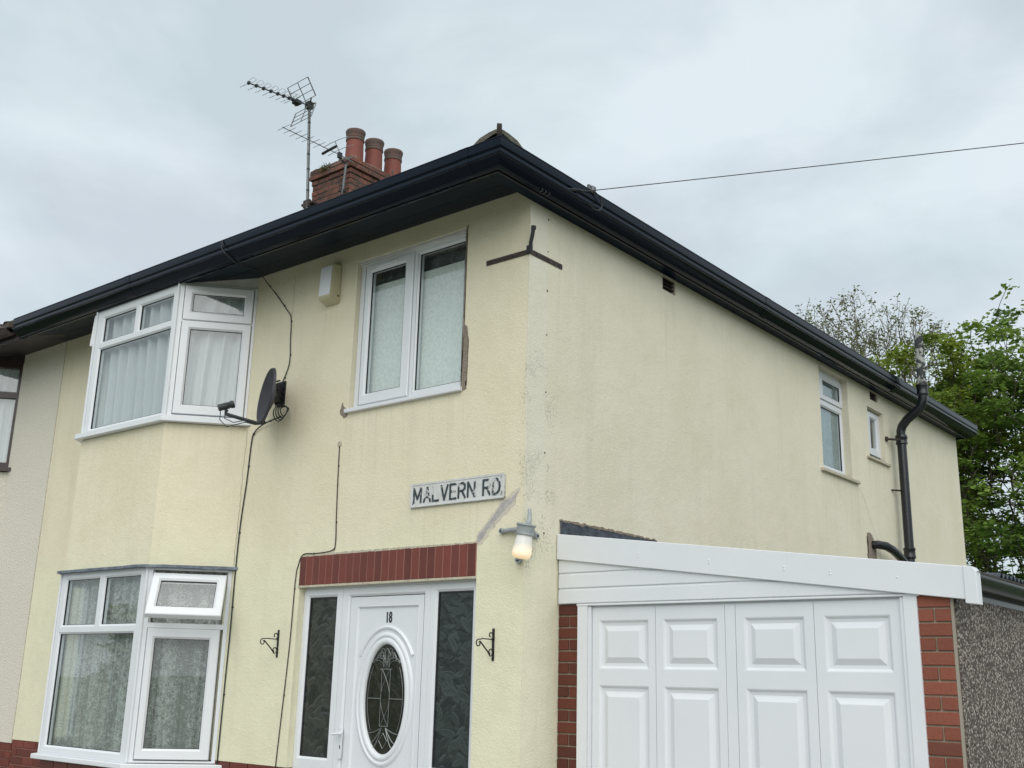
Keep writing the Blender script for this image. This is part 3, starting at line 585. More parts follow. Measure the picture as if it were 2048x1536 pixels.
# eyebrow moulding
bm = BM(); prof = ((0, 0), (.004, .010), (.014, .014), (.024, .010), (.030, 0))
rows = []
for k in range(33):
    a = R(37 + 106 * k / 32); rows.append([bm.verts.new(FRONT.p(OC[0] + (.318 + q) * math.cos(a), OC[1] + (.483 + q) * math.sin(a), po + o)) for q, o in prof])
for a, b in zip(rows[:-1], rows[1:]):
    for k in range(4): bm.faces.new((a[k], a[k + 1], b[k + 1], b[k]))
bm.faces.new(rows[0]); bm.faces.new(rows[-1]); obj('moulding', bm, M_white, door, True)
# leaded pattern
bm = BM()
def came(pts, r=.0022): tube(bm, [FRONT.p(OC[0] + a * OA, OC[1] + b * OB, po - .009) for a, b in pts], r, 5)
def arc(cx, cy, rx, ry, a0, a1, n=12): return [(cx + rx * math.cos(R(a0 + (a1 - a0) * i / n)), cy + ry * math.sin(R(a0 + (a1 - a0) * i / n))) for i in range(n + 1)]
came([(.87 * math.cos(R(a)), .87 * math.sin(R(a)) * 1.0) for a in range(-42, 44, 6)]); came([(-.87 * math.cos(R(a)), .87 * math.sin(R(a))) for a in range(-42, 44, 6)])
came([(-.87, 0), (-.2, 0)], .003); came([(.2, 0), (.87, 0)], .003)
came([(-.21, .54), (-.21, -.5)]); came([(.21, .54), (.21, -.5)]); came([(-.3, .54), (.3, .54)], .003); came([(-.2, -.5), (.2, -.5)], .003)
for s in (1, -1):
    came([(s * (-.2 + .42 * math.sin(math.pi * (i / 14))), .54 - 1.04 * i / 14) for i in range(15)])
    for k, (w_, h_) in enumerate(((.30, .30), (.48, .22), (.66, .12))):
        came([(s * q[0], q[1]) for q in arc(.04 + w_ * .5, .60, w_ * .52, h_ + .03, 180, 25)], .0035)
        came([(s * q[0], q[1]) for q in arc(.10 + w_ * .5, .58, w_ * .44, h_, 180, 35)], .0022)
    for w_, d_ in ((.62, -.10), (.50, -.2), (.36, -.28)):
        came([(s * (.10 + .0 * i + w_ * i / 10), -.53 + d_ * math.sin(math.pi * .5 * i / 10) * (1.0) - (.0 if w_ > .6 else .08 * i / 10)) for i in range(11)], .0038)
came([(0, .93), (.2, .8), (0, .66), (-.2, .8), (0, .93)], .003); came([(0, -.62), (.2, -.76), (0, -.9), (-.2, -.76), (0, -.62)], .003)
obj('leaded_pattern', bm, M_came, door)
# handle
bm = BM(); fbox(bm, FRONT, -1.716, -1.686, 1.045, 1.262, D0, D0 + .012); bevel(bm, .003); tube(bm, [FRONT.p(-1.70, 1.225, D0), FRONT.p(-1.70, 1.225, D0 + .05)], .009, 8); tube(bm, [FRONT.p(-1.752, 1.215, D0 + .05), FRONT.p(-1.645, 1.222, D0 + .05)], .009, 8)
obj('handle', bm, M_white, door, True)
obj('keyhole', fb(FRONT, -1.705, -1.697, 1.115, 1.14, D0 + .011, D0 + .0135), M_blackmatt, door)
# house number
def text(name, s, size, F, u, z, o, m, parent, ext=.002, sx=1., al='LEFT', bold=0.):
    cu = bpy.data.curves.new(name, 'FONT'); cu.body = s; cu.size = size; cu.extrude = ext; cu.align_x = al; cu.offset = bold
    t = bpy.data.objects.new(name + '_curve', cu); C.objects.link(t)
    bpy.context.view_layer.update(); dg = bpy.context.evaluated_depsgraph_get(); me = bpy.data.meshes.new_from_object(t.evaluated_get(dg)); bpy.data.objects.remove(t)
    me.name = name; mt = Matrix(((F.u.x * sx, 0, F.n.x, 0), (F.u.y * sx, 0, F.n.y, 0), (0, 1, 0, 0), (0, 0, 0, 1)))
    me.transform(mt); me.transform(Matrix.Translation(F.p(u, z, o) - wpos(parent))); me.materials.clear(); me.materials.append(m)
    ob = bpy.data.objects.new(name, me); C.objects.link(ob); ob.parent = parent; return ob
text('digit', '1', .108, FRONT, -1.337, 2.004, po + .002, M_blackmatt, door, .003, .72, bold=.001)
text('digit', '8', .108, FRONT, -1.300, 2.004, po + .002, M_blackmatt, door, .003, .62, bold=.001)

# lintel of upright glazed bricks
bm = BM(); fbox(bm, FRONT, -2.233, -.408, 2.292, 2.515, -.05, .004); obj('lintel_mortar', bm, M_mortar, house)
me = brick_src('soldier_brick', .0700, .218, .05, M_glazed, .002); x = -2.230
for k in range(24):
    put(me, 'soldier_brick', house, (x, -.0075 + random.uniform(-.001, .001), 2.2945), 0); x += .0759
bm = BM(); fbox(bm, FRONT, -2.24, -.405, 2.276, 2.2915, -.03, .006); obj('lintel_edge', bm, M_crust, house)

# repairs on the render
def ragged(pts, F, o, th, seed=0, amp=.008):
    bm = BM(); full = []
    amp2 = amp * .6
    for i, (a, b) in enumerate(zip(pts, pts[1:] + pts[:1])):
        n_ = max(2, int(math.dist(a, b) / .014))
        for k in range(n_):
            t_ = k / n_; x = a[0] + (b[0] - a[0]) * t_; z = a[1] + (b[1] - a[1]) * t_
            q = Vector((x * 23, z * 23, seed)); full.append((x + noise.noise(q) * amp + random.uniform(-1, 1) * amp2 * .5, z + noise.noise(q + Vector((9, 9, 9))) * amp + random.uniform(-1, 1) * amp2 * .5))
    a = [bm.verts.new(F.p(x, z, o)) for x, z in full]; b = [bm.verts.new(F.p(x, z, o + th)) for x, z in full]
    bm.faces.new(b); bm.faces.new(a[::-1])
    for i in range(len(a)): bm.faces.new((a[i], a[(i + 1) % len(a)], b[(i + 1) % len(a)], b[i]))
    bmesh.ops.triangulate(bm, faces=bm.faces); return bm
obj('bare_patch', ragged([(-.612, 3.61), (-.565, 3.62), (-.555, 3.80), (-.550, 4.0), (-.575, 4.10), (-.600, 4.12), (-.612, 4.08)], FRONT, -.002, .006, 1, .012), M_patch, house)['label'] = 'bare brown cement patch at the right edge of the frosted window'
obj('bare_patch', ragged([(-.612, 4.1), (-.598, 4.1), (-.600, 4.86), (-.590, 4.905), (-.612, 4.885)], FRONT, -.002, .005, 2, .006), M_patch, house)
obj('bare_patch', ragged([(-1.90, 3.655), (-1.865, 3.71), (-1.81, 3.64), (-1.80, 3.60), (-1.85, 3.575)], FRONT, -.002, .005, 3, .014), M_patch, house)
obj('filler_halo', ragged([(-.43, 2.50), (-.36, 2.505), (-.29, 2.585), (-.17, 2.685), (-.09, 2.745), (-.04, 2.86), (-.115, 2.83), (-.20, 2.795), (-.32, 2.66), (-.42, 2.56)], FRONT, -.002, .003, 6, .016), mat('pale_filler', (.52, .485, .42), .9, vary=(20, (.60, .55, .42), .4, .65)), house)
obj('filled_crack', ragged([(-.42, 2.508), (-.375, 2.52), (-.315, 2.60), (-.20, 2.70), (-.12, 2.76), (-.055, 2.842), (-.105, 2.81), (-.19, 2.775), (-.30, 2.655), (-.40, 2.56)], FRONT, -.002, .004, 4, .010), M_filler, house)['label'] = 'grey diagonal filled crack between the street sign and the lintel'
obj('lintel_crust', ragged([(-2.235, 2.512), (-.41, 2.512), (-.41, 2.524), (-1.85, 2.530), (-1.88, 2.555), (-1.92, 2.53), (-2.235, 2.522)], FRONT, -.001, .007, 5, .006), M_crust, house)
# corner bead line and old fixings
bm = BM(); box(bm, (-.006, -.0035, 2.6), (.0035, .005, 4.92)); obj('corner_bead', bm, M_side, house)
bm = BM()
for y, z in ((.205, 4.86), (.205, 4.61), (.203, 4.31), (.205, 3.98), (.205, 3.56), (.205, 3.13), (.21, 2.58)):
    tube(bm, [SIDE.p(y, z, 0), SIDE.p(y, z, .004)], random.uniform(.004, .008), 5)
tag(obj('fixing', bm, M_rust, house), label='rusty fixing heads down the repaired corner strip')

# eaves ---------------------------------------------------------------------
YF, XF, YR = -.525, .130, 9.33
def eave_sweep(prof, x_start=-6.30, x_end=-6.36):
    bm = BM(); rows = []
    for (o, z) in prof:
        rows.append([bm.verts.new(p) for p in ((x_start, YF - o, z), (XF + o, YF - o, z), (XF + o, YR + o, z), (x_end, YR + o, z))])
    n_ = len(rows)
    for i in range(n_):
        a, b = rows[i], rows[(i + 1) % n_]
        for k in range(3): bm.faces.new((a[k], a[k + 1], b[k + 1], b[k]))
    bm.faces.new([r[0] for r in rows]); bm.faces.new([r[-1] for r in rows][::-1]); return bm
roof = None
gut = [(.002, 4.932), (.010, 4.924), (.020, 4.925), (.040, 4.934), (.062, 4.949), (.082, 4.968), (.094, 4.984), (.104, 4.986), (.111, 4.990), (.112, 5.001), (.106, 5.005), (.099, 5.007), (.097, 5.012), (.097, 5.026), (.101, 5.034), (.108, 5.038), (.110, 5.044), (.110, 5.094), (.114, 5.098), (.113, 5.105), (.106, 5.107), (.102, 5.10), (.100, 5.05), (.092, 5.02), (.06, 4.98), (.002, 4.96)]
o = obj('gutter', eave_sweep(gut), M_black, house, True)
obj('fascia', eave_sweep([(0, 4.918), (0, 5.10), (-.018, 5.10), (-.018, 4.918)]), M_black, house)
bm = BM()   # front soffit: two boards rising slightly to the wall
for t0, t1 in ((0.0, .495), (.505, 1.0)):
    y0, y1 = -.507 + t0 * .507, -.507 + t1 * .507; z0, z1 = 4.925 + t0 * .112, 4.925 + t1 * .112
    v = [bm.verts.new(p) for p in ((-6.30, y0, z0), (.02, y0, z0), (.02, y1, z1), (-6.30, y1, z1), (-6.30, y0, z0 + .01), (.02, y0, z0 + .01), (.02, y1, z1 + .01), (-6.30, y1, z1 + .01))]
    for f in ((0,3,2,1),(4,5,6,7),(0,1,5,4),(1,2,6,5),(2,3,7,6),(3,0,4,7)): bm.faces.new([v[i] for i in f])
obj('front_soffit', bm, M_soffit, house)
bm = BM(); box(bm, (.004, -.505, 4.936), (.034, YR - .02, 4.95)); box(bm, (.044, -.505, 4.928), (.111, YR - .02, 4.95)); box(bm, (.0, -.505, 4.946), (.111, YR - .02, 4.956)); obj('side_soffit', bm, M_soffit, house)
bm = BM(); box(bm, (-6.3, 9.26, 4.93), (-.0, YR - .02, 4.95)); obj('rear_soffit', bm, M_soffit, house)
# gutter unions and brackets, almost flush
def union(x=None, y=None):
    p2 = [(o_ + .003, z_) for o_, z_ in gut[:20]] + [(.100, 5.11), (.0, 5.11), (.0, 4.93)]
    bm = BM(); A = []; 
    for (o_, z_) in p2:
        if y is not None: A.append([bm.verts.new((XF + o_, y, z_)), bm.verts.new((XF + o_, y + .09, z_))])
        else: A.append([bm.verts.new((x, YF - o_, z_)), bm.verts.new((x + .09, YF - o_, z_))])
    for i in range(len(A)): a, b = A[i], A[(i + 1) % len(A)]; bm.faces.new((a[0], a[1], b[1], b[0]))
    bm.faces.new([a[0] for a in A]); bm.faces.new([a[1] for a in A][::-1]); obj('gutter_union', bm, M_black, house, True)
union(x=-.14); union(x=-4.25); union(y=3.2); union(y=6.45)

# roof ----------------------------------------------------------------------
ex, ey, er, ez = .185, -.582, 9.385, 5.112; hd = (er - ey) / 2; rz = ez + hd * math.tan(R(29)); ry = (ey + er) / 2
bm = BM(); P = {k: bm.verts.new(v) for k, v in dict(a=(ex, ey, ez), b=(ex, er, ez), c=(-12.9, er, ez), d=(-12.9, ey, ez), e=(ex - hd, ry, rz), f=(-12.9 + hd, ry, rz), a2=(ex, ey, ez - .014), b2=(ex, er, ez - .014), c2=(-12.9, er, ez - .014), d2=(-12.9, ey, ez - .014)).items()}
for f in ('abe', 'bcfe', 'cdf', 'daef'): bm.faces.new([P[k] for k in f])
for f in (('a', 'b', 'b2', 'a2'), ('b', 'c', 'c2', 'b2'), ('c', 'd', 'd2', 'c2'), ('d', 'a', 'a2', 'd2'), ('d2', 'a2', 'b2', 'c2')): bm.faces.new([P[k] for k in f])
roof = obj('roof', bm, M_tile, house)
bm = BM(); s29 = math.tan(R(29))    # first courses of interlocking tiles: thick noses along the eaves
def tile_nose(p, d, up):
    a = Vector(p); d = Vector(d); up = Vector(up)
    for i in range(5):
        f = i / 4; off = Vector((0, 0, .010 * math.sin(math.pi * f)))
    v0 = a; w_ = .285
    vs_ = [v0, v0 + d * w_, v0 + d * w_ + up * .3, v0 + up * .3]
    h = random.uniform(-.003, .003)
    lo = [bm.verts.new(q + Vector((0, 0, -.004 + h))) for q in vs_]; hi = [bm.verts.new(q + Vector((0, 0, .016 + h))) for q in vs_]
    bm.faces.new(lo[::-1]); bm.faces.new(hi)
    for i in range(4): bm.faces.new((lo[i], lo[(i + 1) % 4], hi[(i + 1) % 4], hi[i]))
x = -12.6
while x < -.25: tile_nose((x, ey - .006, ez), (1, 0, 0), (0, 1, s29)); x += .29
y = ey + .25
while y < er - .5: tile_nose((ex + .006, y, ez), (0, 1, 0), (-1, 0, s29)); y += .29
tag(obj('eave_tiles', bm, M_tile, roof), kind='stuff')
def hip_tile(p, s=1.):
    bm = BM(); ax = Vector((-1, 1, s29)).normalized(); side = Vector((1, 1, 0)).normalized(); up = side.cross(ax).normalized()
    if up.z < 0: up = -up
    rows = []; prof = [(-.175, -.035), (-.13, .02), (-.07, .062), (-.03, .085), (0, .092), (.03, .085), (.07, .062), (.13, .02), (.175, -.035)]
    for L_, k in ((0, 1.0), (.05, 1.0), (.42, .93)):
        c = Vector(p) + ax * L_; t_ = .026
        rows.append([bm.verts.new(c + side * a * k + up * b * k) for a, b in prof] + [bm.verts.new(c + side * a * k * .86 + up * (b * k - t_)) for a, b in prof[::-1]])
    n_ = len(rows[0])
    for r0_, r1_ in zip(rows[:-1], rows[1:]):
        for i in range(n_): bm.faces.new((r0_[i], r0_[(i + 1) % n_], r1_[(i + 1) % n_], r1_[i]))
    for r_ in (rows[0], rows[-1]):
        for i in range(8): bm.faces.new((r_[i], r_[i + 1], r_[16 - i], r_[17 - i]))
    return bm
L0 = (hd * math.sqrt(2 + s29 ** 2)); ax = Vector((-1, 1, s29)).normalized()
k = 0
while k * .38 < L0 - .4:
    obj('hip_tile', hip_tile(Vector((ex - .06, ey + .06, ez + .022)) + ax * k * .38 + Vector((0, 0, .012 if k % 2 else 0))), M_hiptile, house, True); k += 1
bm = BM(); tube(bm, [(ex - hd + .1, ry, rz + .03), (-12.9 + hd, ry, rz + .03)], .1, 10); obj('ridge_tiles', bm, M_hiptile, roof, True)
# hip iron: strap with a curled end
bm = BM(); c0 = Vector((ex - .045, ey + .045, ez + .0)); pts = []
d_ = Vector((1, -1, 0)).normalized()
for q in ((-.10, .03), (-.02, .02), (.03, .03), (.045, .07), (.035, .12), (.010, .150), (-.012, .150), (-.022, .128), (-.012, .112)): pts.append(c0 + d_ * q[0] + Vector((0, 0, q[1] + .0)))
side_ = Vector((1, 1, 0)).normalized() * .016
prev = None
for q in pts:
    n_ = [bm.verts.new(q - side_), bm.verts.new(q + side_)]
    if prev: bm.faces.new((prev[0], prev[1], n_[1], n_[0]))
    prev = n_
bmesh.ops.solidify(bm, geom=bm.faces[:], thickness=.006)
obj('hip_iron', bm, M_rust, house, True)

# ================================================================ NEIGHBOUR
nb = empty('neighbour_house', (-6.4, 0, 0), 'grey pebble-rendered adjoining house with dark brown bay window, at the left edge', 'house')
bm = BM(); wall_panel(bm, FRONT, -12.7, -6.372, .92, 5.06, [(-9.42, -7.33, .92, 5.04)], .26); obj('front_wall', bm, M_nbr, nb)
nm = BM(); box(nm, (-7.3, .02, 0), (-6.37, .25, .92)); obj('plinth_mortar', nm, M_mortar, nb)
brick_run(nb, (-7.28, .006), (1, 0), (0, -1), .905, .915, 12, M_glazed)
bm = BM(); box(bm, (-12.7, .3, 0), (-12.5, 9.2, 5.06)); box(bm, (-12.7, 9.0, 0), (-6.4, 9.2, 5.06)); obj('outer_walls', bm, M_nbr, nb)
NB_, NW_ = Vector((-7.72, -.51)), Vector((-7.28, 0)); NC = Face(NB_, NW_ - NB_, (CD.y, -CD.x)); NF = Face((0, -.51), (1, 0), (0, -1))
npts = lambda d: [(-7.28 + d / CD.y, 0), (-7.72 + d * .458, -.51 - d), (-9.05 - d * .458, -.51 - d), (-9.49 - d / CD.y, 0)]
bm = BM(); prism(bm, npts(-.005) + npts(-.12)[::-1], 2.46, 3.70); obj('bay_skirt', bm, M_nbr, nb)
bm = BM(); prism(bm, npts(-.02), 0, .9); obj('bay_plinth', bm, M_mortar, nb)
bm = BM(); prism(bm, npts(.055) + npts(-.08)[::-1], 3.705, 3.745); obj('window_sill', bm, M_brown, nb)
def nwin(F, u0, u1, z0, z1, mids):
    bm = BM(); ring_rect(bm, F, [((u0, u1, z0, z1), -.06), ((u0, u1, z0, z1), 0), ((u0 + .06, u1 - .06, z0 + .06, z1 - .06), 0), ((u0 + .06, u1 - .06, z0 + .06, z1 - .06), -.06)])
    fbox(bm, F, u0 + .06, u1 - .06, mids - .035, mids + .035, -.06, .002); w_ = obj('window', bm, M_brown, nb)
    obj('pane', fb(F, u0 + .05, u1 - .05, z0 + .05, z1 - .05, -.04, -.034), M_glass, w_)
nwin(NC, .005, CLEN + .03, 3.745, 4.94, 4.57); nwin(NF, -9.05, -7.72, 3.745, 4.94, 4.57); nwin(NC, .005, CLEN, .95, 2.44, 1.96); nwin(NF, -9.05, -7.72, .95, 2.44, 1.96)
bm = BM(); fbox(bm, NC, -.01, CLEN + .02, 4.94, 5.06, -.1, .01); fbox(bm, NF, -9.05, -7.72, 4.94, 5.06, -.1, .01); obj('bay_head_board', bm, M_brownblack, nb)
# neighbour eaves, brown-black, rough end against our gutter
bm = BM(); v = []
box(bm, (-12.8, -.545, 4.915), (-6.31, -.525, 5.10))
for y0, y1, z0, z1 in ((-.527, 0, 4.925, 5.045),):
    vv = [bm.verts.new(p) for p in ((-12.8, y0, z0), (-6.12, y0, z0), (-5.98, y0 + .28, z0 + .062), (-6.34, y1, z1), (-12.8, y1, z1))]; bm.faces.new(vv)
    vt = [bm.verts.new(v_.co + Vector((0, 0, -.006))) for v_ in vv]; bm.faces.new(vt[::-1])
    for i in range(5): bm.faces.new((vv[i], vv[(i + 1) % 5], vt[(i + 1) % 5], vt[i]))
obj('eaves_board', bm, M_brownblack, nb)
bm = BM(); rows = []
for o_, z_ in ((.0, 4.99), (.02, 4.965), (.055, 4.955), (.09, 4.975), (.11, 5.01), (.115, 5.07), (.105, 5.075), (.1, 5.03), (.055, 4.98), (.0, 5.02)):
    rows.append([bm.verts.new((x_, -.547 - o_, z_)) for x_ in (-12.8, -6.40)])
for i in range(len(rows)): a, b = rows[i], rows[(i + 1) % len(rows)]; bm.faces.new((a[0], a[1], b[1], b[0]))
bm.faces.new([r[1] for r in rows]); obj('gutter', bm, M_rust, nb)
bm = BM(); box(bm, (-6.62, -.665, 5.03), (-6.36, -.56, 5.085)); bmesh.ops.subdivide_edges(bm, edges=bm.edges[:], cuts=3)
for v_ in bm.verts: v_.co += Vector((0, noise.noise(v_.co * 20), noise.noise(v_.co * 17 + Vector((5, 0, 0))))) * .018
obj('gutter_end_mortar', bm, M_mortarC, nb)

# ================================================================ CHIMNEY
ch = empty('chimney_stack', (-6.4, 3.5, 7.2), 'weathered red brick chimney stack with oversailing top courses behind the roof', 'chimney')
CX0, CX1, CY0, CY1 = -6.80, -6.01, 3.50, 5.05; CT = 8.575
def stack_course(z, x0, x1, y0, y1, odd, H=.068, D_=.10):
    hb = .1025
    for side in range(2):      # front (−Y) and right (+X) faces
        Ltot = (x1 - x0) if side == 0 else (y1 - y0); u = .0; first = True
        if side == 1: u = .0
        while u < Ltot - .03:
            L_ = .215 if not (first and odd) else hb
            L_ = min(L_, Ltot - u); first = False
            key = (round(L_, 3), side)
            bmk = stack_cache.get(key)
            if bmk is None:
                b_ = bx((0, 0, 0), (L_, D_, H)); bevel(b_, .006)
                for v_ in b_.verts: v_.co += Vector((noise.noise(v_.co * 31 + Vector((L_ * 9, 0, 0))), noise.noise(v_.co * 27), noise.noise(v_.co * 33))) * .004
                bmk = bpy.data.meshes.new('brick'); bmesh.ops.recalc_face_normals(b_, faces=b_.faces); b_.to_mesh(bmk); b_.free(); bmk.materials.append(M_brickC); stack_cache[key] = bmk
            j = random.uniform(-.004, .005)
            if side == 0: put(bmk, 'brick', ch, (x1 - u - L_, y0 - j, z), 0)
            else: put(bmk, 'brick', ch, (x1 + j, y0 + u, z), R(90))
            u += L_ + .011
stack_cache = {}
obj('mortar_core', bx((CX0 + .006, CY0 + .006, 7.0), (CX1 - .006, CY1 - .006, 8.40)), M_mortarC, ch)
obj('mortar_core', bx((CX0 - .029, CY0 - .029, 8.42), (CX1 + .029, CY1 + .029, CT - .008)), M_mortarC, ch)
for k in range(16):
    z = CT - .078 - .0795 * k
    if k < 2: gg = .036
    elif k == 2: gg = .008
    else: gg = 0
    stack_course(z, CX0 - gg, CX1 + gg, CY0 - gg, CY1 + gg, k % 2)
bm = BM(); box(bm, (CX0 - .02, CY0 - .02, CT - .008), (CX1 + .02, CY1 + .02, CT + .035)); bmesh.ops.subdivide_edges(bm, edges=bm.edges[:], cuts=10, use_grid_fill=True)
for v_ in bm.verts:
    e_ = min(v_.co.x - CX0, CX1 - v_.co.x, v_.co.y - CY0, CY1 - v_.co.y)
    if v_.co.z > CT: v_.co.z += min(.05, max(0, e_) * .3) + noise.noise(v_.co * 14) * .02 - (.03 if e_ < .02 else 0)
obj('flaunching', bm, M_flaunch, ch, True)
bm = BM()
for i in range(260):
    a = random.gauss(0, .5); p = Vector((-6.52 + a * .13, 3.452 + random.uniform(-.02, .03), CT - .05 + random.gauss(0, .032)))
    d = Vector((random.gauss(0, 1), random.gauss(-.8, .6), random.gauss(.4, .9))).normalized() * random.uniform(.015, .045); s_ = d.cross(Vector((random.random(), random.random(), random.random()))).normalized() * .006
    v_ = [bm.verts.new(q) for q in (p - s_, p + s_, p + d)]; bm.faces.new(v_)
tag(obj('moss_clump', bm, M_moss, ch), kind='stuff')
# pots
def pot(x, y, label, first=None, burst=False):
    zt = 9.135
    t_ = empty('chimney_pot', (x, y, CT + .03), label, 'chimney pot', 'terracotta pots on the chimney')
    if first:
        t_.name = 'chimney_pot'
        for c_ in first.children: d = c_.copy(); C.objects.link(d); d.parent = t_
        return t_
    zb = CT + .0
    bm = BM(); lathe(bm, (x, y, 0), [(.137, zb), (.134, zb + .03), (.125, zt - .25), (.121, zt - .16), (.121, zt - .13), (.09, zt - .13), (.09, zb)], 32, closed=True); obj('barrel', bm, M_pot, t_, True)
    bm = BM(); lathe(bm, (x, y, 0), [(.122, zt - .165), (.131, zt - .158), (.134, zt - .145), (.131, zt - .132), (.124, zt - .126), (.126, zt - .116), (.130, zt - .110), (.126, zt - .1), (.127, zt - .09), (.131, zt - .07), (.140, zt - .035), (.143, zt - .018), (.138, zt - .003), (.125, zt), (.105, zt - .008), (.10, zt - .10), (.10, zt - .16)], 32, closed=True); obj('collar', bm, M_potrim, t_, True)
    bm = BM()
    for k in range(16):
        a = 2 * math.pi * k / 16; d = Vector((math.cos(a), math.sin(a), 0)); c_ = Vector((x, y, zt - .062)); tube(bm, [c_ + d * .120, c_ + d * .1345], .0095, 8)
    obj('vent_holes', bm, M_blackmatt, t_)
    return t_
p1 = pot(-6.25, 3.76, 'nearest terracotta pot, standing tallest in view above the aerial')
p2 = pot(-6.25, 4.13, 'middle one of the three terracotta chimney pots', p1)
p3 = pot(-6.25, 4.515, 'rightmost terracotta chimney pot, with a small crack near its base', p1)
bm = BM(); a = math.atan2(-9.3, 10.7); d = Vector((math.cos(a), math.sin(a), 0)); c_ = Vector((-6.25, 4.515, CT + .17)); q = [c_ + d * .131 + Vector((0, 0, .045)), c_ + d * .133 + d.cross(Vector((0, 0, 1))) * .02, c_ + d * .135 + Vector((0, 0, -.03)), c_ + d * .133 - d.cross(Vector((0, 0, 1))) * .02]
vv = [bm.verts.new(v_) for v_ in q]; w2 = [bm.verts.new(v_ - d * .02) for v_ in q]; bm.faces.new(vv); bm.faces.new(w2[::-1])
for i in range(4): bm.faces.new((vv[i], vv[(i + 1) % 4], w2[(i + 1) % 4], w2[i]))
tube(bm, [c_ + d * .133 + Vector((0, 0, -.02)), c_ + d * .135 + Vector((0, 0, -.11))], .004, 5); obj('crack', bm, M_blackmatt, p3)

# ================================================================ AERIALS
al = empty('tv_aerial', (-6.76, 3.30, 7.6), 'large television aerial with looped elements and V-shaped grid reflector on the tall mast', 'aerial')
m0, m1 = Vector((-6.60, 3.30, 7.6)), Vector((-6.762, 3.30, 9.56))
bm = BM(); tube(bm, [m0, m1], .021, 10); obj('mast', bm, M_steel, al, True)
bm = BM()
for k in (.28, .45, .57, .70, .83): q = m0.lerp(m1, k); tube(bm, [q, q + Vector((0, 0, .022))], .024, 8)
tube(bm, [m0.lerp(m1, t_ / 12) + Vector((.026 + .006 * math.sin(t_ * 1.7), -.01, 0)) for t_ in range(13)] + [m1 + Vector((.06, -.02, -.12)), m1 + Vector((.0, -.05, -.02))], .005, 5)
obj('mast_cable', bm, M_dark, al)
bm = BM(); fbox(bm, Face((0, 3.34), (1, 0), (0, -1)), -6.75, -6.52, 7.945, 7.975, -.16, .05); fbox(bm, Face((0, 3.34), (1, 0), (0, -1)), -6.70, -6.58, 7.90, 8.01, .02, .06); obj('wall_bracket', bm, M_rust, al)
fw = Vector((math.sin(R(-3)), -math.cos(R(-3)), -.10)).normalized(); el_ = Vector((math.cos(R(-3)), math.sin(R(-3)), 0)); upv = el_.cross(fw).normalized()
if upv.z < 0: upv = -upv
hub = m1 + Vector((0, 0, -.04))
bm = BM(); tube(bm, [hub - fw * .08, hub + fw * 1.04], .009, 6); obj('boom', bm, M_dark, al)
bm = BM(); box(bm, tuple(hub - Vector((.045, .045, .05))), tuple(hub + Vector((.045, .045, .05)))); tube(bm, [hub + Vector((-.05, .05, -.06)), hub + Vector((.09, -.05, .08))], .01, 6); tube(bm, [hub + Vector((-.07, -.02, .0)), hub + Vector((.10, .02, .02))], .01, 6); obj('clamp', bm, M_dark, al)
bm = BM(); q = hub + fw * .22 - upv * .02; box(bm, tuple(q - Vector((.05, .05, .025))), tuple(q + Vector((.05, .05, .025)))); obj('dipole_box', bm, M_dark, al)
for k, t_ in enumerate((1.03, .905, .785, .665, .55, .45, .355, .30)):
    c_ = hub + fw * t_; bm = BM()
    hl = .155
    for s in (1, -1):   # two slim loops, left and right of the boom, one raised and one lowered
        pts = [c_ + el_ * s * .02, c_ + el_ * s * .05 + fw * .02 + upv * .015 * s, c_ + el_ * s * hl + fw * .032 + upv * .015 * s, c_ + el_ * s * (hl + .012) , c_ + el_ * s * hl - fw * .02 - upv * .015 * s, c_ + el_ * s * .05 - fw * .012 - upv * .012 * s, c_ + el_ * s * .02]
        tube(bm, pts, .0028, 5)
    obj('director', bm, M_alu, al)
    bm = BM(); box(bm, tuple(c_ - Vector((.014, .014, .022))), tuple(c_ + Vector((.014, .014, .022)))); tube(bm, [c_ - el_ * .05, c_ + el_ * .05], .006, 6); obj('clip', bm, M_dark, al)
def grid_ref(root, vdir, w_, h_, n_, nm):
    bm = BM(); o0 = root
    for i in range(n_): q = o0 + vdir * h_ * (.12 + .88 * i / (n_ - 1)); tube(bm, [q - el_ * w_ / 2, q + el_ * w_ / 2], .0048, 6)
    for s, r_ in ((-.5, .009), (0, .007), (.5, .009)): tube(bm, [o0 + vdir * h_ * (.12 if s else 0) + el_ * w_ * s, o0 + vdir * h_ + el_ * w_ * s], r_, 6)
    obj(nm, bm, M_steel, al)
grid_ref(hub + fw * .05 + upv * .02, (upv * .86 + fw * .50).normalized(), .47, .31, 4, 'reflector_grid')
grid_ref(hub + fw * .05 - upv * .03, (-upv * .90 + fw * .36).normalized(), .47, .28, 4, 'reflector_grid')

al2 = empty('tv_aerial', (-5.98, 3.36, 7.9), 'small straight-element television aerial on the short mast at the chimney corner', 'aerial')
b0 = Vector((-5.975, 3.385, 8.40)); bm = BM(); tube(bm, [(-6.09, 3.43, 7.7), tuple(b0)], .017, 8); obj('mast', bm, M_steel, al2, True)
bm = BM(); fbox(bm, Face((0, 3.47), (1, 0), (0, -1)), -6.09, -6.01, 7.93, 7.97, -.03, .08); fbox(bm, Face((0, 3.47), (1, 0), (0, -1)), -6.11, -6.03, 8.03, 8.05, -.0, .08)
for k in range(10):
    q = Vector((-6.05 + random.uniform(-.03, .05), 3.40, 7.75 + .05 * k)); tube(bm, [q, q + Vector((random.uniform(-.05, .06), -.02, random.uniform(.03, .10))), q + Vector((random.uniform(-.03, .05), .01, .12))], .006, 5)
obj('bracket', bm, M_rust, al2)
fw = Vector((math.sin(R(-1)), -math.cos(R(-1)), -.005)).normalized(); el_ = Vector((1, -.02, 0)).normalized(); upv = Vector((0, 0, 1))
